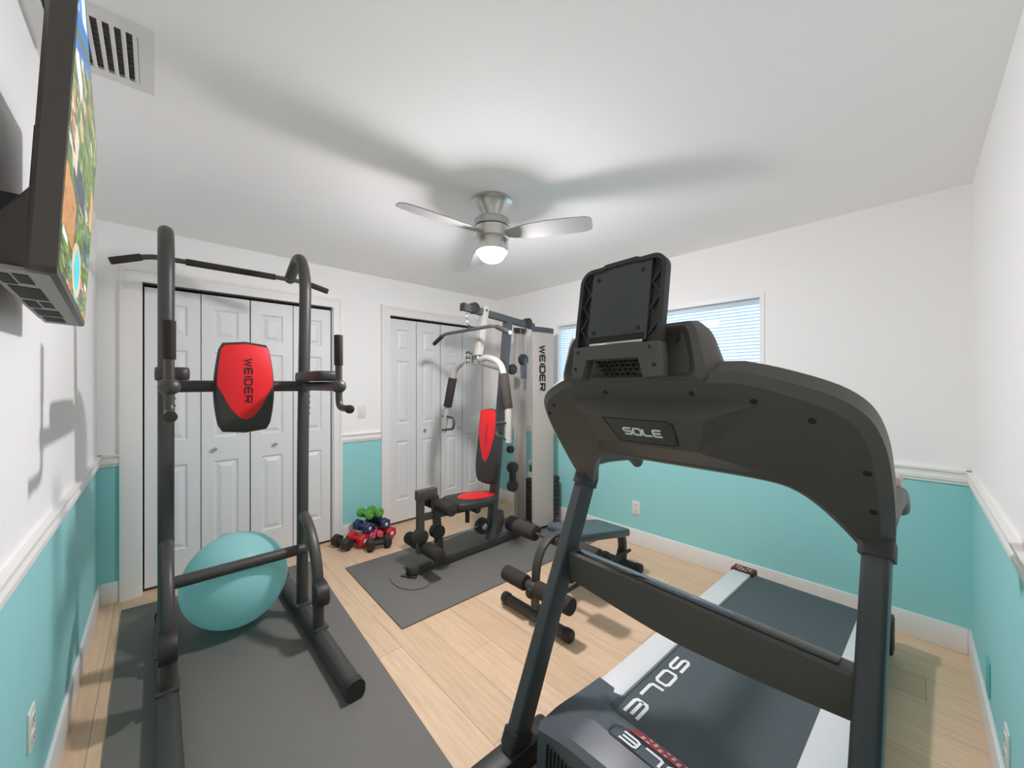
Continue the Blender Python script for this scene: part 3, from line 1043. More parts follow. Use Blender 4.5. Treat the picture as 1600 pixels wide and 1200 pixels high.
# main upright and top beam
b = new(); bar(b, (2.075, GY, GZ + .07), (2.275, GY, 1.95), .055, .072, up=(0, 1, 0)); build('main_upright', b, M['grey_steel'], gym)
b = new(); prism(b, [(2.09, .10), (2.17, .12), (2.215, .20), (2.20, .30), (2.12, .33)], plane_matrix((0, GY + .03, 0), (1, 0, 0), (0, 0, 1)), .06, bev=.006); build('gusset', b, M['black'], gym)
b = new(); bar(b, (1.79, GY, 2.018), (2.60, GY, 1.945), .05, .055); tb = build('top_beam', b, M['grey_steel'], gym)
b = new(); bar(b, (1.778, GY, 2.019), (1.792, GY, 2.0178), .056, .061); build('end_cap', b, M['plastic'], tb)
for x, z in ((1.895, 2.022), (2.52, 1.97)):
    b = new(); cyl(b, (x, GY - .032, z), (x, GY + .032, z), .045, 24, .006); build('top_pulley', b, M['plastic'], tb)
b = new(); bar(b, (2.015, GY, 2.05), (1.935, GY, 1.60), .056, .056, up=(0, 1, 0)); hg = build('press_hanger', b, M['lightsilver'], gym)
b = new(); cyl(b, (2.01, GY - .031, 2.015), (2.01, GY + .031, 2.015), .010, 12); build('bolt', b, M['plastic'], hg)
# lat bar
b = new(); LXX = 1.83
tube(b, fillet([(LXX, 2.965, 1.765), (LXX, 2.80, 1.835), (LXX, 2.14, 1.835), (LXX, 1.96, 1.765)], .05), .0135, 14, up=(1, 0, 0)); lb = build('lat_bar', b, M['grey_steel'], gym)
for p0, p1 in (((LXX, 2.97, 1.763), (LXX, 2.83, 1.823)), ((LXX, 2.11, 1.823), (LXX, 1.965, 1.767))):
    b = new(); cyl(b, p0, p1, .0175, 16, .003); build('rubber_grip', b, M['foam'], lb)
b = new(); cyl(b, (LXX, 1.963, 1.766), (LXX, 1.957, 1.763), .014, 14); build('tube_end', b, M['tag'], lb)
b = new(); prism(b, [(-.028, 0), (.028, 0), (.010, .045), (-.010, .045)], plane_matrix((LXX + .008, GY, 1.835), (0, 1, 0), (0, 0, 1)), .016, bev=.003); build('cable_clip', b, M['plastic'], lb)
b = new()
for k in range(5):
    c = Vector((LXX, GY, 1.885 + k * .022))
    pts = [c + Vector((0, 0, .016 * math.sin(a))) + (Vector((.007 * math.cos(a), 0, 0)) if k % 2 else Vector((0, .007 * math.cos(a), 0))) for a in [R(q) for q in range(0, 361, 30)]]
    tube(b, pts, .0025, 6)
build('lat_chain', b, M['chrome'], gym)
# press arms: bow with foam sleeves and D handles
AX = 1.905
b = new()
left = [(AX + .01, GY + .05, 1.60), (AX, 2.60, 1.595), (AX - .005, 2.71, 1.545), (AX - .01, 2.765, 1.46), (AX - .02, 2.83, 1.22), (AX - .03, 2.885, .97)]
right = [(AX + .01, GY - .05, 1.60), (AX, 2.30, 1.605), (AX - .005, 2.17, 1.565), (AX - .01, 2.105, 1.48), (AX - .02, 2.045, 1.24), (AX - .03, 2.03, .97)]
for nm, path in (('left', left), ('right', right)):
    b = new(); sc = smooth_curve(path, 7); tube(b, sc, .025, 18, up=(1, 0, 0)); pa = build('press_arm', b, M['lightsilver'], gym)
    p0, p1 = Vector(path[3]) + (Vector(path[4]) - Vector(path[3])) * .02, Vector(path[4]) + (Vector(path[5]) - Vector(path[4])) * .08
    b = new(); cyl(b, p0, p1, .037, 22, .007); build('foam_sleeve', b, M['foambrown'] if nm == 'right' else M['foam'], pa)
    s = -1 if nm == 'left' else 1
    yb = 2.862 if nm == 'left' else 2.034
    dh = [(AX - .025, yb, 1.115), (AX - .025, yb + s * .125, 1.105), (AX - .028, yb + s * .14, 1.06), (AX - .03, yb + s * .125, 1.01), (AX - .03, yb, .995)]
    b = new(); tube(b, fillet(dh, .04), .0105, 12, up=(1, 0, 0)); build('d_handle', b, M['black'], pa)
    b = new()
    for z in (1.115, .995): cyl(b, (AX - .06, yb, z), (AX + .004, yb, z), .007, 8)
    build('bolt', b, M['plastic'], pa)
b = new(); box(b, (AX + .005, GY, 1.635), (.09, .22, .007), bev=.002); box(b, (AX + .005, GY, 1.565), (.09, .22, .007), bev=.002)
for y in (-.08, 0, .08): box(b, (AX - .03, GY + y, 1.60), (.012, .014, .07))
build('arm_clamp', b, M['chrome'], gym)
b = new(); tube(b, fillet([(AX + .03, GY + .06, 1.64), (AX + .01, GY + .10, 1.675), (AX, GY + .12, 1.655)], .02), .008, 10); build('locking_pin', b, M['black'], gym)
b = new(); bar(b, (AX + .04, GY, 1.575), (2.26, GY, 1.515), .05, .02); build('pivot_link', b, M['nickel'], gym)
# backrest leaning on the upright
ang = math.atan2(.2, 1.88)
bx0 = Vector((2.065, GY, .565))
upv = Vector((math.sin(ang) * .75, 0, math.cos(ang)))
mx = plane_matrix(bx0, (0, -1, 0), upv)           # local Z towards -X (the seat)
H_ = .625
half = [(.085, .0), (.112, .03), (.128, .10), (.132, .18), (.124, .30), (.113, .45), (.104, .58), (.092, .615)]
pol = half + [(0, H_)] + [(-x, y) for x, y in half[::-1]] + [(0, -.008)]
b = new(); cushion(b, pol, mx, .068, .016); bk = build('backrest', b, M['blackmat'], gym)
rh = [(0, .175), (.020, .185), (.042, .22), (.072, .30), (.096, .375), (.108, .43), (.103, .52), (.096, .60), (.07, .617)]
pol = rh + [(-x, y) for x, y in rh[:0:-1]]
b = new(); prism(b, pol, mx @ Matrix.Translation((0, 0, .059)), .012, bev=.004); build('red_panel', b, M['red'], bk)
b = new(); lettering(b, 'WEIDER', mx @ Matrix.Translation((-.008, .50, .0705)) @ Matrix.Rotation(R(-90), 4, 'Z'), .02, .024, .009, .004, .0008); build('lettering', b, M['letter_dark'], bk)
b = new(); box(b, bx0 + upv * .3 + Vector((.03, 0, 0)), (.05, .05, .3), rot=Matrix.Rotation(ang * .75, 3, 'Y'), bev=.004); build('backrest_bracket', b, M['black'], bk)
# mast, weight stack and shrouds
b = new(); bar(b, (2.72, GY + .03, GZ + .07), (2.72, GY + .03, 1.93), .05, .05, up=(0, 1, 0)); 
cyl(b, (2.66, GY + .06, GZ + .06), (2.66, GY + .06, 1.92), .0105, 12); cyl(b, (2.66, GY + .16, GZ + .06), (2.66, GY + .16, 1.92), .0105, 12)
build('guide_rods', b, M['lightsilver'], gym)
shr = []
def shroud(x0, y0, x1, y1, bulge, z0, z1, cap):
    d = Vector((x1 - x0, y1 - y0, 0)); n_ = Vector((d.y, -d.x, 0)).normalized()
    path = []
    for k in range(13):
        t = k / 12
        path.append(Vector((x0, y0, 0)) + d * t + n_ * bulge * (1 - abs(2 * t - 1) ** 3))
    th = .006
    outer = [(p.x, p.y) for p in path]; inner = [(p.x - n_.x * th, p.y - n_.y * th) for p in path]
    b = new(); prism(b, outer + inner[::-1], Matrix.Translation((0, 0, z0)), z1 - z0)
    s = build('shroud', b, M['silver'], gym, sharp=40)
    outer = [(p.x + n_.x * .004, p.y + n_.y * .004) for p in path]; inner = [(p.x - n_.x * .012, p.y - n_.y * .012) for p in path]
    b = new(); prism(b, outer + inner[::-1], Matrix.Translation((0, 0, z1 - .005)), cap); build('shroud_cap', b, M['grey_steel'], s, sharp=40)
    return s, n_, d.normalized()
shroud(2.555, 2.68, 2.70, 2.655, .012, GZ + .03, 1.91, .05)
s2, n2, d2 = shroud(2.585, 2.455, 2.845, 2.425, .016, GZ + .03, 1.90, .05)
b = new(); lettering(b, 'WEIDER.', plane_matrix(Vector((2.66, 2.447, 1.765)) + n2 * .0158, (0, 0, -1), d2), .060, .060, .0225, .019); build('lettering', b, M['letter_black'], s2)
wst = []
for k in range(9):
    b = new(); z = GZ + .055 + k * .046; box(b, (2.807, GY + .065, z + .021), (.305, .19, .042), bev=.006); build('weight_plate', b, M['plastic'], gym)
b = new(); box(b, (2.70, GY + .09, .56), (.06, .05, .09), bev=.006); build('stack_selector', b, M['plastic'], gym)
b = new(); box(b, (2.69, GY + .09, .515), (.07, .06, .055), bev=.006); cyl(b, (2.66, GY + .10, .64), (2.72, GY + .10, .64), .02, 14); build('stack_top_fitting', b, M['lightsilver'], gym)
# floating pulleys and cables
for nm, p0, r in (('cable_pulley', (2.455, GY - .015, 1.625), .052), ('cable_pulley', (2.36, GY + .03, 1.535), .048)):
    b = new(); cyl(b, Vector(p0) + Vector((0, .018, 0)), Vector(p0) - Vector((0, .018, 0)), r, 24, .005); pu = build(nm, b, M['plastic'], gym)
    b = new(); cyl(b, Vector(p0) + Vector((0, .022, 0)), Vector(p0) - Vector((0, .022, 0)), .008, 10); build('axle', b, M['chrome'], pu)
b = new(); box(b, (2.462, GY - .036, 1.545), (.034, .005, .19), bev=.002); box(b, (2.462, GY + .008, 1.545), (.034, .005, .19), bev=.002); build('pulley_bracket', b, M['grey_steel'], gym)
FPX = 2.32
b = new(); box(b, (FPX, GY - .015, .575), (.05, .05, .15), bev=.010); fp = build('floating_bracket', b, M['plastic'], gym)
for z in (.655, .49):
    b = new(); cyl(b, (FPX, GY + .012, z), (FPX, GY - .042, z), .05, 24, .006); build('cable_pulley', b, M['plastic'], fp)
b = new(); cyl(b, (2.27, GY - .02, .825), (2.27, GY - .06, .825), .033, 18, .005); build('seat_adjust_knob', b, M['plastic'], gym)
for x, z in ((1.985, .215), (2.295, .165)):
    yo = 0 if x < 2.1 else -.035
    b = new(); cyl(b, (x, GY + .03 + yo, z), (x, GY - .03 + yo, z), .066, 28, .010); pu = build('base_pulley', b, M['plastic'], gym)
    b = new(); cyl(b, (x, GY + .034 + yo, z), (x, GY - .036 + yo, z), .026, 16, .003); build('axle', b, M['chrome'], pu)
for p0, p1 in (((1.405, GY - .02, .19), (2.05, GY - .02, .245)), ((2.36, GY - .02, .60), (2.36, GY - .02, .17)), ((2.345, GY - .02, .70), (2.44, GY - .02, 1.60)), ((2.50, GY - .01, 1.66), (2.52, GY - .01, 1.94)), ((2.415, GY - .01, 1.64), (2.43, GY - .01, 1.95)), ((LXX, GY, 1.99), (LXX, GY, 2.02))):
    b = new(); cyl(b, p0, p1, .0028, 8); build('cable', b, M['chrome'], gym)

# ------------------------------------------------------------------ slant bench
bench = thing('weight_bench', 'dark padded sit-up bench with foam rollers behind the treadmill', 'weight bench', (2.1, 1.53, 0))
BY = 1.53
for x, y0, y1, nm in ((1.625, 1.255, 1.80, 'front_foot'), (2.60, 1.365, 1.70, 'rear_foot')):
    b = new(); tube(b, [(x, y0 + .03, .036), (x, y1 - .03, .036)], .030, 18, up=(1, 0, 0)); ft_ = build(nm, b, M['black'], bench)
    for a, c in ((y0, y0 + .055), (y1 - .055, y1)):
        b = new(); cyl(b, (x, a, .036), (x, c, .036), .0355, 18, .012); build('end_cap', b, M['plastic'], ft_)
b = new()
path = smooth_curve([(1.63, BY, .06), (1.632, BY, .20), (1.645, BY, .32), (1.69, BY, .41), (1.77, BY, .455), (1.87, BY, .455)], 6)
sweep(b, path, rrect_prof(.055, .022, .005, 3), up=(0, 0, 1) if False else (1, 0, 0)); build('front_arch', b, M['black'], bench)
b = new()
path = fillet([(2.61, BY, .06), (2.605, BY, .26), (2.40, BY, .335)], .09, 8)
sweep(b, path, rrect_prof(.058, .042, .008, 3), up=(1, 0, 0)); build('rear_arch', b, M['black'], bench)
b = new(); bar(b, (1.80, BY, .430), (2.48, BY, .302), .05, .04); build('main_rail', b, M['black'], bench)
b = new()
pad_m = plane_matrix((1.88, BY, .430), (1, 0, -.205), (0, 1, 0))
poly = [(px + .305, py) for px, py in rrect_prof(.62, .29, .035, 5)]
cushion(b, poly, pad_m, .05, .012); build('seat_pad', b, M['vinylblue'], bench)
for nm, x, z, ys in (('top', 1.80, .425, ((1.68, 1.86), (1.20, 1.38))), ('bottom', 1.60, .215, ((1.575, 1.755), (1.235, 1.49)))):
    b = new(); cyl(b, (x, ys[0][1] - .01, z), (x, ys[1][0] + .01, z), .0125, 14); rod = build('roller_rod', b, M['black'], bench)
    for a, c in ys:
        b = new(); cyl(b, (x, a, z), (x, c, z), .050 if nm == 'top' else .046, 26, .008); rl = build('foam_roller', b, M['foambrown'], rod)
        b = new(); cyl(b, (x, min(a, c) - .002, z), (x, min(a, c) + .01, z), .026, 18); build('roller_core', b, M['slot'], rl)
    b = new(); cyl(b, (x, BY - .035, z), (x, BY + .035, z), .027, 18, .004); build('rod_hub', b, M['black'], rod)
b = new(); ellipsoid(b, (1.585, BY - .005, .185), (.03, .03, .035)); cyl(b, (1.585, BY, .185), (1.63, BY, .185), .012, 10); build('adjust_knob', b, M['plastic'], bench)
b = new(); tube(b, [(2.32, 1.56, .06), (2.60, 1.46, .15)], .012, 10); tube(b, [(2.36, 1.46, .05), (2.62, 1.56, .14)], .012, 10); build('support_strut', b, M['black'], bench)
b = new(); tube(b, [(1.64, BY - .01, .07), (2.60, BY - .01, .075)], .014, 10); build('lower_link', b, M['black'], bench)

# ------------------------------------------------------------------ dumbbell tree and dumbbells
rack = thing('dumbbell_rack', 'black dumbbell rack tower under the pyramid of coloured dumbbells', 'dumbbell rack', (1.375, 3.31, 0))
b = new()
prism(b, [(-.055, 0), (.065, 0), (.055, .10), (.030, .14), (.022, .226), (-.018, .226), (-.026, .14), (-.045, .10)], plane_matrix((1.387, 3.37, 0), (1, 0, 0), (0, 0, 1)), .06, bev=.006)
build('rack_body', b, M['plastic'], rack)
b = new(); box2(b, (1.352, 3.19, 0), (1.452, 3.372, .045), bev=.006); build('rack_base', b, M['plastic'], rack)
for z, spots_ in ((.044, (1.262, 1.525)), (.143, (1.310, 1.472)), (.251, (1.332, 1.420))):
    for x in spots_:
        b = new()
        box2(b, (min(x, 1.387) - (.015 if x < 1.387 else 0), 3.27, z - .012), (max(x, 1.387) + (.015 if x > 1.387 else 0), 3.31, z), bev=.003)
        build('cradle', b, M['plastic'], rack)

def make_dumbbell(r, L, m, mface, hexa=True):
    """local: axis along X, resting height r"""
    root = bpy.data.objects.new('dumbbell', None)
    C.objects.link(root)
    MW[root] = Matrix.Identity(4)
    hl = r * 1.05
    b = new(); cyl(b, (-L / 2 + hl * .6, 0, r), (L / 2 - hl * .6, 0, r), r * .42, 18); h = build('handle', b, m, root, local=True)
    for s in (-1, 1):
        b = new()
        n_ = 6 if hexa else 20
        p = [(r * .72, 0), (r * .98, hl * .16), (r, hl * .3), (r, hl * .72), (r * .9, hl * .92), (r * .7, hl)]
        mtx = axis_matrix((s * L / 2, 0, r), (-s, 0, 0))
        lathe(b, p, mtx @ Matrix.Rotation(R(30), 4, 'Z') if hexa else mtx, n_)
        hd_ = build('head', b, m, root, local=True, sharp=30)
        b = new()
        prism(b, rrect_prof(r * .5, r * .55, r * .08), axis_matrix((s * L / 2, 0, r), (s, 0, 0)), .0012)
        build('weight_mark', b, mface, hd_, local=True)
    return root

def copy_tree(o):
    c = o.copy(); C.objects.link(c)
    for ch in [x for x in bpy.data.objects if x.parent == o]:
        d = ch.copy(); C.objects.link(d); d.parent = c
        for g in [x for x in bpy.data.objects if x.parent == ch]:
            k_ = g.copy(); C.objects.link(k_); k_.parent = d
    return c

def place(o, c, d, label, rr):
    """axis centre c (height of the axis), axis direction d"""
    d = Vector(d)
    o.location = Vector(c) - Vector((0, 0, rr))
    o.rotation_euler = (0, -math.asin(d.normalized().z), math.atan2(d.y, d.x))
    props(o, label, 'dumbbell', 'dumbbells stacked by the closet')
    MW[o] = Matrix.Translation(o.location)

dbs = [
    ('green', .040, .15, M['green'], M['lime'], [((1.332, 3.285, .268), (.30, -1, -.02), 'green dumbbell on the top of the rack, left one of the two'),
                                                ((1.420, 3.285, .268), (.22, -1, -.02), 'green dumbbell on the top of the rack, right one of the two')]),
    ('blue', .050, .18, M['blue'], M['tag'], [((1.310, 3.28, .165), (.30, -1, -.02), 'navy blue dumbbell on the middle tier, left side of the rack'),
                                              ((1.472, 3.28, .165), (.10, -1, -.02), 'navy blue dumbbell on the middle tier, right side of the rack')]),
    ('red', .055, .19, M['dbred'], M['tag'], [((1.262, 3.28, .068), (.34, -1, 0), 'red dumbbell on the lowest tier, left side beside the black one'),
                                              ((1.525, 3.29, .068), (.12, -1, 0), 'red dumbbell on the lowest tier at the right end')]),
    ('black', .055, .20, M['dbblack'], M['dbblack'], [((1.152, 3.33, .055), (.25, -1, 0), 'black dumbbell on the floor at the left end of the pile'),
                                                       ((1.375, 3.105, .055), (1, -.12, 0), 'black dumbbell lying crosswise in front of the rack')]),
    ('pink', .033, .10, M['pink'], M['pink'], [((1.366, 3.258, .079), (.05, -1, 0), 'small pink dumbbell behind the crosswise black one, left one of two'),
                                              ((1.434, 3.258, .079), (.05, -1, 0), 'small pink dumbbell behind the crosswise black one, right one of two')]),
]
for nm, r, L, m, mf, spots in dbs:
    proto = make_dumbbell(r, L, m, mf, hexa=(nm != 'green'))
    for i, (c, d, lab) in enumerate(spots):
        o = proto if i == 0 else copy_tree(proto)
        place(o, c, d, lab, r)

# ------------------------------------------------------------------ treadmill (local u along the belt, v to the left, z up)
TO, TA = Vector((.90, .535, 0)), R(-2.7)
tm = thing('treadmill', 'large black treadmill seen from its front with console, tablet holder and silver rails', 'treadmill', TO, TA)
def tl(bm, name, m, parent=tm, sharp=35, label=None):
    return build(name, bm, m, parent, sharp=sharp, local=True, label=label)
# deck
b = new(); box2(b, (.05, -.355, .07), (1.86, .335, .165), bev=.01); tl(b, 'deck', M['tm_dark'])
b = new()
loft(b, [[(u, -.262, z), (u, .248, z), (u, .248, z - .006), (u, -.262, z - .006)] for u, z in ((.24, .189), (1.84, .189), (1.862, .182), (1.874, .165))], caps=True)
bl_ = tl(b, 'belt', M['belt'])
for v0, v1 in ((.246, .352), (-.372, -.260)):
    b = new(); box2(b, (.30, v0, .16), (1.80, v1, .203), bev=.006)
    tl(b, 'side_rail', M['rail'])
    b = new(); box2(b, (1.795, v0 - .012, .03), (1.895, v1 + .012, .206), bev=.012); rc = tl(b, 'rear_cap', M['tm_dark'])
    b = new(); box2(b, (1.80, v0 - .008, .2055), (1.885, v1 + .008, .2085), bev=.001); cl = tl(b, 'cap_label', M['redcap'], rc)
    b = new()
    for i in range(3):
        for j in range(5):
            if (i * 5 + j * 3) % 4 != 0: box2(b, (1.815 + i * .02, v0 + .012 + j * .018, .2083), (1.823 + i * .02, v0 + .022 + j * .018, .2090))
    tl(b, 'print', M['tag'], cl)
b = new(); lettering(b, 'SOLE', plane_matrix((.770, .212, .1892), (-1, 0, 0), (0, -1, 0)), .050, .083, .030, .0125, .0008)
tl(b, 'lettering', M['letter_white'], bl_)
for v in (-.29, .27):
    b = new(); cyl(b, (1.70, v - .02, .035), (1.70, v + .02, .035), .035, 20, .004); tl(b, 'foot_wheel', M['plastic'])
b = new(); box2(b, (-.12, -.44, 0), (.02, .44, .05), bev=.008); box2(b, (0, -.36, .03), (1.7, -.30, .08), bev=.006); box2(b, (0, .28, .03), (1.7, .34, .08), bev=.006); tl(b, 'base_frame', M['tm_dark'])
# motor hood
b = new()
st_ = [(.022, (.02, .02, .02, .02), .345), (.040, (.205, .232, .240, .258), .352), (.062, (.214, .246, .254, .271), .362), (.15, (.215, .262, .277, .281), .365),
       (.205, (.212, .250, .268, .2735), .364), (.262, (.208, .225, .243, .251), .362), (.305, (.207, .212, .200, .205), .360), (.318, (.206, .209, .160, .160), .360), (.395, (.205, .202, .150, .150), .356)]
rings = []
for u, (hs, h25, h20, hc), w in st_:
    rings.append([(u, w, .02), (u, w, hs), (u, .25, h25), (u, .20, h20), (u, 0, hc), (u, -.20, h20), (u, -.26, h25), (u, -w, hs), (u, -w, .02)])
loft(b, rings); hood = tl(b, 'motor_hood', M['tm_hood'], sharp=14)
b = new()
for k in range(7): box(b, (.0325, .30 - k * .016, .160), (.012, .005, .075 - k * .002), rot=Matrix.Rotation(R(4), 3, 'Y'))
tl(b, 'hood_vents', M['slot'], hood)
# decals lie on the sloping hood top
hx = Vector((0, 1, 0))
sl = plane_matrix((.150, 0, .2815), hx, (-.055, 0, .0075))
b = new(); ribbon(b, [(-.19, -.052), (.125, -.052), (.146, -.040), (.146, -.004), (.138, .002), (-.19, .002), (-.205, -.006), (-.205, -.042)], .0028, .0015, sl, True); tl(b, 'badge_outline', M['tm_gloss'], hood)
b = new(); lettering(b, 'SOLE', sl @ Matrix.Translation((-.170, -.043, .0002)), .033, .055, .020, .0085, .0013); tl(b, 'lettering', M['letter_white'], hood)
sr = plane_matrix((.207, 0, .2738), hx, (-.057, 0, .0225))
b = new(); prism(b, [(-.16, -.046), (.085, -.046), (.118, -.004), (-.16, -.004)], sr, .0012); wl = tl(b, 'warning_label', M['redlabel'], hood)
b = new()
for i in range(3):
    for j in range(12):
        if (i * 7 + j * 5) % 3: prism(b, [(-.15 + j * .019, -.016 - i * .012), (-.140 + j * .019, -.016 - i * .012), (-.140 + j * .019, -.011 - i * .012), (-.15 + j * .019, -.011 - i * .012)], sr, .0018)
tl(b, 'print', M['tag'], wl)
# uprights
for s in (1, -1):
    b = new()
    p0, p1 = Vector((.012, s * .455, .06)), Vector((.455, s * .455, 1.035))
    sweep(b, [p0, p1], rrect_prof(.052, .088, .012, 4), up=(1, 0, 0)); up_ = tl(b, 'upright', M['tm_metal'])
    b = new(); q0, q1 = p0 + (p1 - p0) * .03, p0 + (p1 - p0) * .075
    sweep(b, [q0, q1], rrect_prof(.068, .108, .02, 4), up=(1, 0, 0)); tl(b, 'collar', M['tm_dark'], up_)
    b = new(); box2(b, (-.16, s * .41, 0), (.20, s * .50, .09), bev=.02); tl(b, 'foot', M['tm_dark'])
    b = new(); q0, q1 = p0 + (p1 - p0) * .925, p0 + (p1 - p0) * .965
    sweep(b, [q0, q1], rrect_prof(.066, .104, .016, 4), up=(1, 0, 0)); tl(b, 'top_collar', M['tm_dark'], up_)
    # rear handlebar
    b = new()
    path = fillet([(.43, s * .465, 1.06), (.60, s * .465, 1.065), (.80, s * .465, 1.05), (.865, s * .465, 1.0)], .06)
    sweep(b, path, rrect_prof(.05, .06, .022, 4), up=(0, 0, 1)); hb = tl(b, 'handlebar', M['tm_body'])
    b = new(); box(b, (.80, s * .465, 1.085), (.07, .022, .05), bev=.008); tl(b, 'pulse_sensor', M['silver'], hb)
# cross plate between the uprights
b = new()
def bar_top(v): return .722
def bar_bot(v): return .572 + .035 * (abs(v) / .43) ** 1.4
rings = []
for k in range(17):
    v = -.432 + .864 * k / 16
    zb_, zt_ = bar_bot(v), bar_top(v)
    rings.append([(.300, v, zb_), (.292, v, zb_ + .05), (.290, v, zt_ - .008), (.297, v, zt_), (.345, v, zt_), (.352, v, zt_ - .01), (.345, v, zb_ + .02)])
loft(b, rings); cb = tl(b, 'cross_plate', M['tm_body'], sharp=28)
b = new(); box2(b, (.302, -.40, .7215), (.343, .40, .7255), bev=.0015); tl(b, 'gloss_strip', M['tm_gloss'], cb)
for s in (1, -1):
    b = new(); box2(b, (.30, s * .425, .585), (.36, s * .452, .70), bev=.006); tl(b, 'bar_bracket', M['tm_dark'], cb)

# console: arched shell on a plane that leans towards the front
def cp(v, z, off=0.0):
    """point on the console front plane, off = distance towards the viewer"""
    n_ = Vector((-1, 0, -.73)).normalized()
    return Vector((1.138 - .73 * z, v, z)) + n_ * off
outer = [(0, 1.420), (.14, 1.420), (.25, 1.417), (.32, 1.398), (.40, 1.368), (.445, 1.340), (.472, 1.305), (.487, 1.25), (.492, 1.18), (.492, 1.08), (.484, .955)]
inner = [(.428, .955), (.400, 1.005), (.365, 1.055), (.330, 1.092), (.295, 1.113), (.25, 1.122), (.16, 1.125), (0, 1.125)]
def smooth2(pts, n):
    return [(p.x, p.y) for p in smooth_curve([(a, c, 0) for a, c in pts], n)]
outer = outer[:3] + smooth2(outer[2:], 3)[1:]
inner = smooth2(inner, 2)
half_ = outer + inner
contour = half_ + [(-v, z) for v, z in half_[-2:0:-1]]
t = bmesh.new()
vs = [t.verts.new(cp(v, z, -.055)) for v, z in contour]
fc = t.faces.new(vs)
r = bmesh.ops.extrude_face_region(t, geom=[fc])
nv = [v for v in r['geom'] if isinstance(v, bmesh.types.BMVert)]
bmesh.ops.translate(t, vec=Vector((-1, 0, -.73)).normalized() * .045, verts=nv)
bmesh.ops.recalc_face_normals(t, faces=t.faces)
front = [f for f in t.faces if all(v in nv for v in f.verts)]
for f_ in front: f_.normal_update()
bmesh.ops.inset_region(t, faces=front, thickness=.024, depth=.0, use_even_offset=True)
front = [f for f in t.faces if len(f.verts) == len(contour) and (f.calc_center_median() - cp(0, 1.3, -.01)).length < .2]
front.sort(key=lambda f: -f.normal.dot(Vector((-1, 0, -.73))))
fr = max((f for f in t.faces if len(f.verts) == len(contour)), key=lambda f: f.calc_center_median().dot(Vector((-1, 0, -.73)).normalized()))
bmesh.ops.translate(t, vec=Vector((-1, 0, -.73)).normalized() * .016, verts=list(fr.verts))
bmesh.ops.triangulate(t, faces=[f for f in t.faces if len(f.verts) > 4])
bm = new(); merge(bm, t)
console = tl(bm, 'console', M['tm_body'], sharp=30)
# upper skin of the handlebar arch
# faceted nose with the name plate
b = new()
base = [(.315, 1.352), (-.30, 1.352), (-.335, 1.135), (.30, 1.135)]
top = [(.222, 1.333), (-.165, 1.333), (-.118, 1.232), (.222, 1.232)]
loft(b, [[cp(v, z, -.004) for v, z in base], [cp(v, z, .055 if z > 1.3 else .050) for v, z in top]]); nose = tl(b, 'nose', M['tm_body'], console, sharp=8)
def nose_m(v, z, off): return plane_matrix(cp(v, z, off), (0, -1, 0), Vector((-.73, 0, 1)))
pm = nose_m(0, 1.28, .0525)
plate = [(-.138, .048), (.068, .048), (.083, .036), (.060, -.028), (.048, -.034), (-.120, -.034)]
plate = [(-.150, .050), (.062, .050), (.076, .040), (.070, -.034), (.058, -.042), (-.118, -.042)]
b = new(); prism(b, plate, pm, .0022); np_ = tl(b, 'name_plate', M['tm_badge'], nose)
b = new(); ribbon(b, plate, .0028, .0030, pm, True); tl(b, 'plate_outline', M['slot'], np_)
b = new(); lettering(b, 'SOLE', pm @ Matrix.Translation((-.090, -.010, .0022)), .024, .025, .0075, .0062, .001); tl(b, 'lettering', M['letter_white'], np_)
for v, z in ((.40, 1.318), (.445, 1.285), (.14, 1.372), (-.13, 1.372), (-.27, 1.355), (-.375, 1.315), (-.455, 1.20), (-.458, 1.10)):
    b = new(); cyl(b, cp(v, z, .0035), cp(v, z, .0075), .008, 12); tl(b, 'screw_hole', M['slot'], console)
# upper pod
b = new()
def pod_ring(u, w, z0, z1, r, c=.02):
    return [(u, c + x, (z0 + z1) / 2 + y) for x, y in rrect_prof(w, z1 - z0, r, 5)]
def pod_trap(u, vl, vr_top, vr_bot, z0, z1, r):
    out = []
    for x, y in rrect_prof(1, z1 - z0, r, 5):
        t_ = (y + (z1 - z0) / 2) / (z1 - z0)
        vr = vr_bot + (vr_top - vr_bot) * t_
        vl_ = vl + .045 * (1 - t_)
        out.append((u, (vl_ + vr) / 2 + x * (vl_ - vr), z0 + (z1 - z0) * t_))
    return out
loft(b, [pod_trap(.108, .225, -.120, -.140, 1.425, 1.530, .035), pod_trap(.092, .240, -.138, -.160, 1.412, 1.545, .035), pod_trap(.102, .255, -.150, -.185, 1.402, 1.556, .040),
         pod_trap(.15, .255, -.152, -.215, 1.398, 1.562, .045), pod_trap(.20, .24, -.150, -.21, 1.38, 1.553, .045)])
pod = tl(b, 'display_pod', M['tm_body'], sharp=30)
b = new()
for j in range(6):
    for i in range(10):
        v = .105 - i * .018 + (.009 if j % 2 else 0)
        z = 1.424 + j * .0125
        if abs(v - .02) > .055 + j * .008: continue
        prism(b, [(.0065 * math.cos(R(60 * k)), .0042 * math.sin(R(60 * k))) for k in range(6)], plane_matrix((.103, v + .045, z), (0, -1, 0), (0, 0, 1)), .014)
tl(b, 'speaker_grille', M['slot'], pod)
b = new(); prism(b, [(.008 * math.cos(R(20 * k)), .014 * math.sin(R(20 * k))) for k in range(18)], plane_matrix((.100, -.105, 1.515), (0, -1, 0), (0, 0, 1)), .014); tl(b, 'screw_hole', M['slot'], pod)
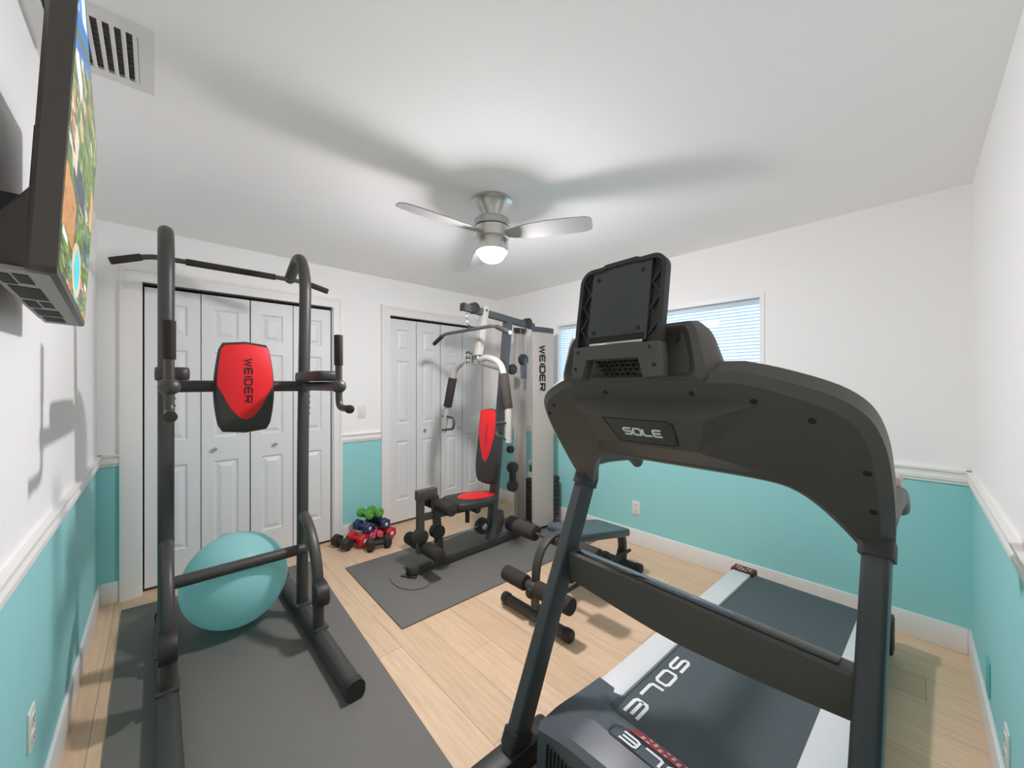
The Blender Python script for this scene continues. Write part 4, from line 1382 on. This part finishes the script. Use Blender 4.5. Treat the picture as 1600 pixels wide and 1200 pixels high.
# tablet cradle leaning back
tb0 = Vector((.045, .048, 1.475))
tmx = plane_matrix(tb0, (0, -1, 0), Vector((.16, 0, 1)))            # local x right, y up, z towards viewer
b = new()
prism(b, [(x, y + .137) for x, y in rrect_prof(.272, .266, .04, 5)], tmx @ Matrix.Translation((0, 0, -.016)), .010, bev=.003)
arc = [(.135 - .035 + .035 * math.cos(R(q)), .266 - .035 + .035 * math.sin(R(q))) for q in range(0, 91, 10)]
ribbon(b, [(.135, .0)] + arc + [(.06, .266), (.05, .271), (-.05, .271), (-.06, .266)] + [(-x, y) for x, y in arc[::-1]] + [(-.135, .0)], .013, .024, tmx @ Matrix.Translation((0, 0, -.012)), False)
cr = tl(b, 'tablet_cradle', M['tm_dark'])
b = new(); prism(b, [(-.098, .035), (.098, .035), (.098, .272), (-.098, .272)], tmx @ Matrix.Translation((0, 0, -.006)), .014, bev=.003); bp_ = tl(b, 'back_plate', M['tm_metal'], cr)
for x in (-.075, .072):
    for y in (.07, .235):
        b = new(); cyl(b, tmx @ Vector((x, y, .007)), tmx @ Vector((x, y, .0095)), .006, 14); build('screw', b, M['slot'], cr, local=True)
b = new(); prism(b, [(-.09, .038), (.09, .038), (.09, .056), (-.09, .056)], tmx @ Matrix.Translation((0, 0, .0075)), .0025); 
tl(b, 'clip_slot', M['slot'], bp_)
b = new(); prism(b, [(-.085, .030), (.09, .030), (.09, .037), (-.085, .037)], tmx @ Matrix.Translation((0, 0, .004)), .008, bev=.002); tl(b, 'chrome_lip', M['chrome'], bp_)
for s in (-1, 1):
    zz = [(s * .100, .052), (s * .129, .088), (s * .100, .124), (s * .129, .160), (s * .100, .196), (s * .129, .232), (s * .102, .262)]
    b = new(); ribbon(b, zz, .003, .012, tmx @ Matrix.Translation((0, 0, -.008)), False); tl(b, 'truss_rib', M['tm_metal'], cr)
b = new()
poly = [(-.141, .03), (.141, .03), (.150, -.02), (.150, -.062), (.100, -.068), (.080, -.012), (-.088, -.012), (-.100, -.068), (-.141, -.068)]
prism(b, poly, plane_matrix(tb0 + Vector((-.004, 0, 0)), (0, -1, 0), Vector((.10, 0, 1))) @ Matrix.Translation((0, 0, -.028)), .040, bev=.006); brk = tl(b, 'cradle_bracket', M['tm_body'], cr, sharp=30)
for x, y in ((-.12, .012), (.115, .012), (-.125, -.04), (.13, -.035)):
    b = new(); cyl(b, tmx @ Vector((x, y, .010)), tmx @ Vector((x, y, .0185)), .0045, 12); tl(b, 'screw', M['slot'], cr)
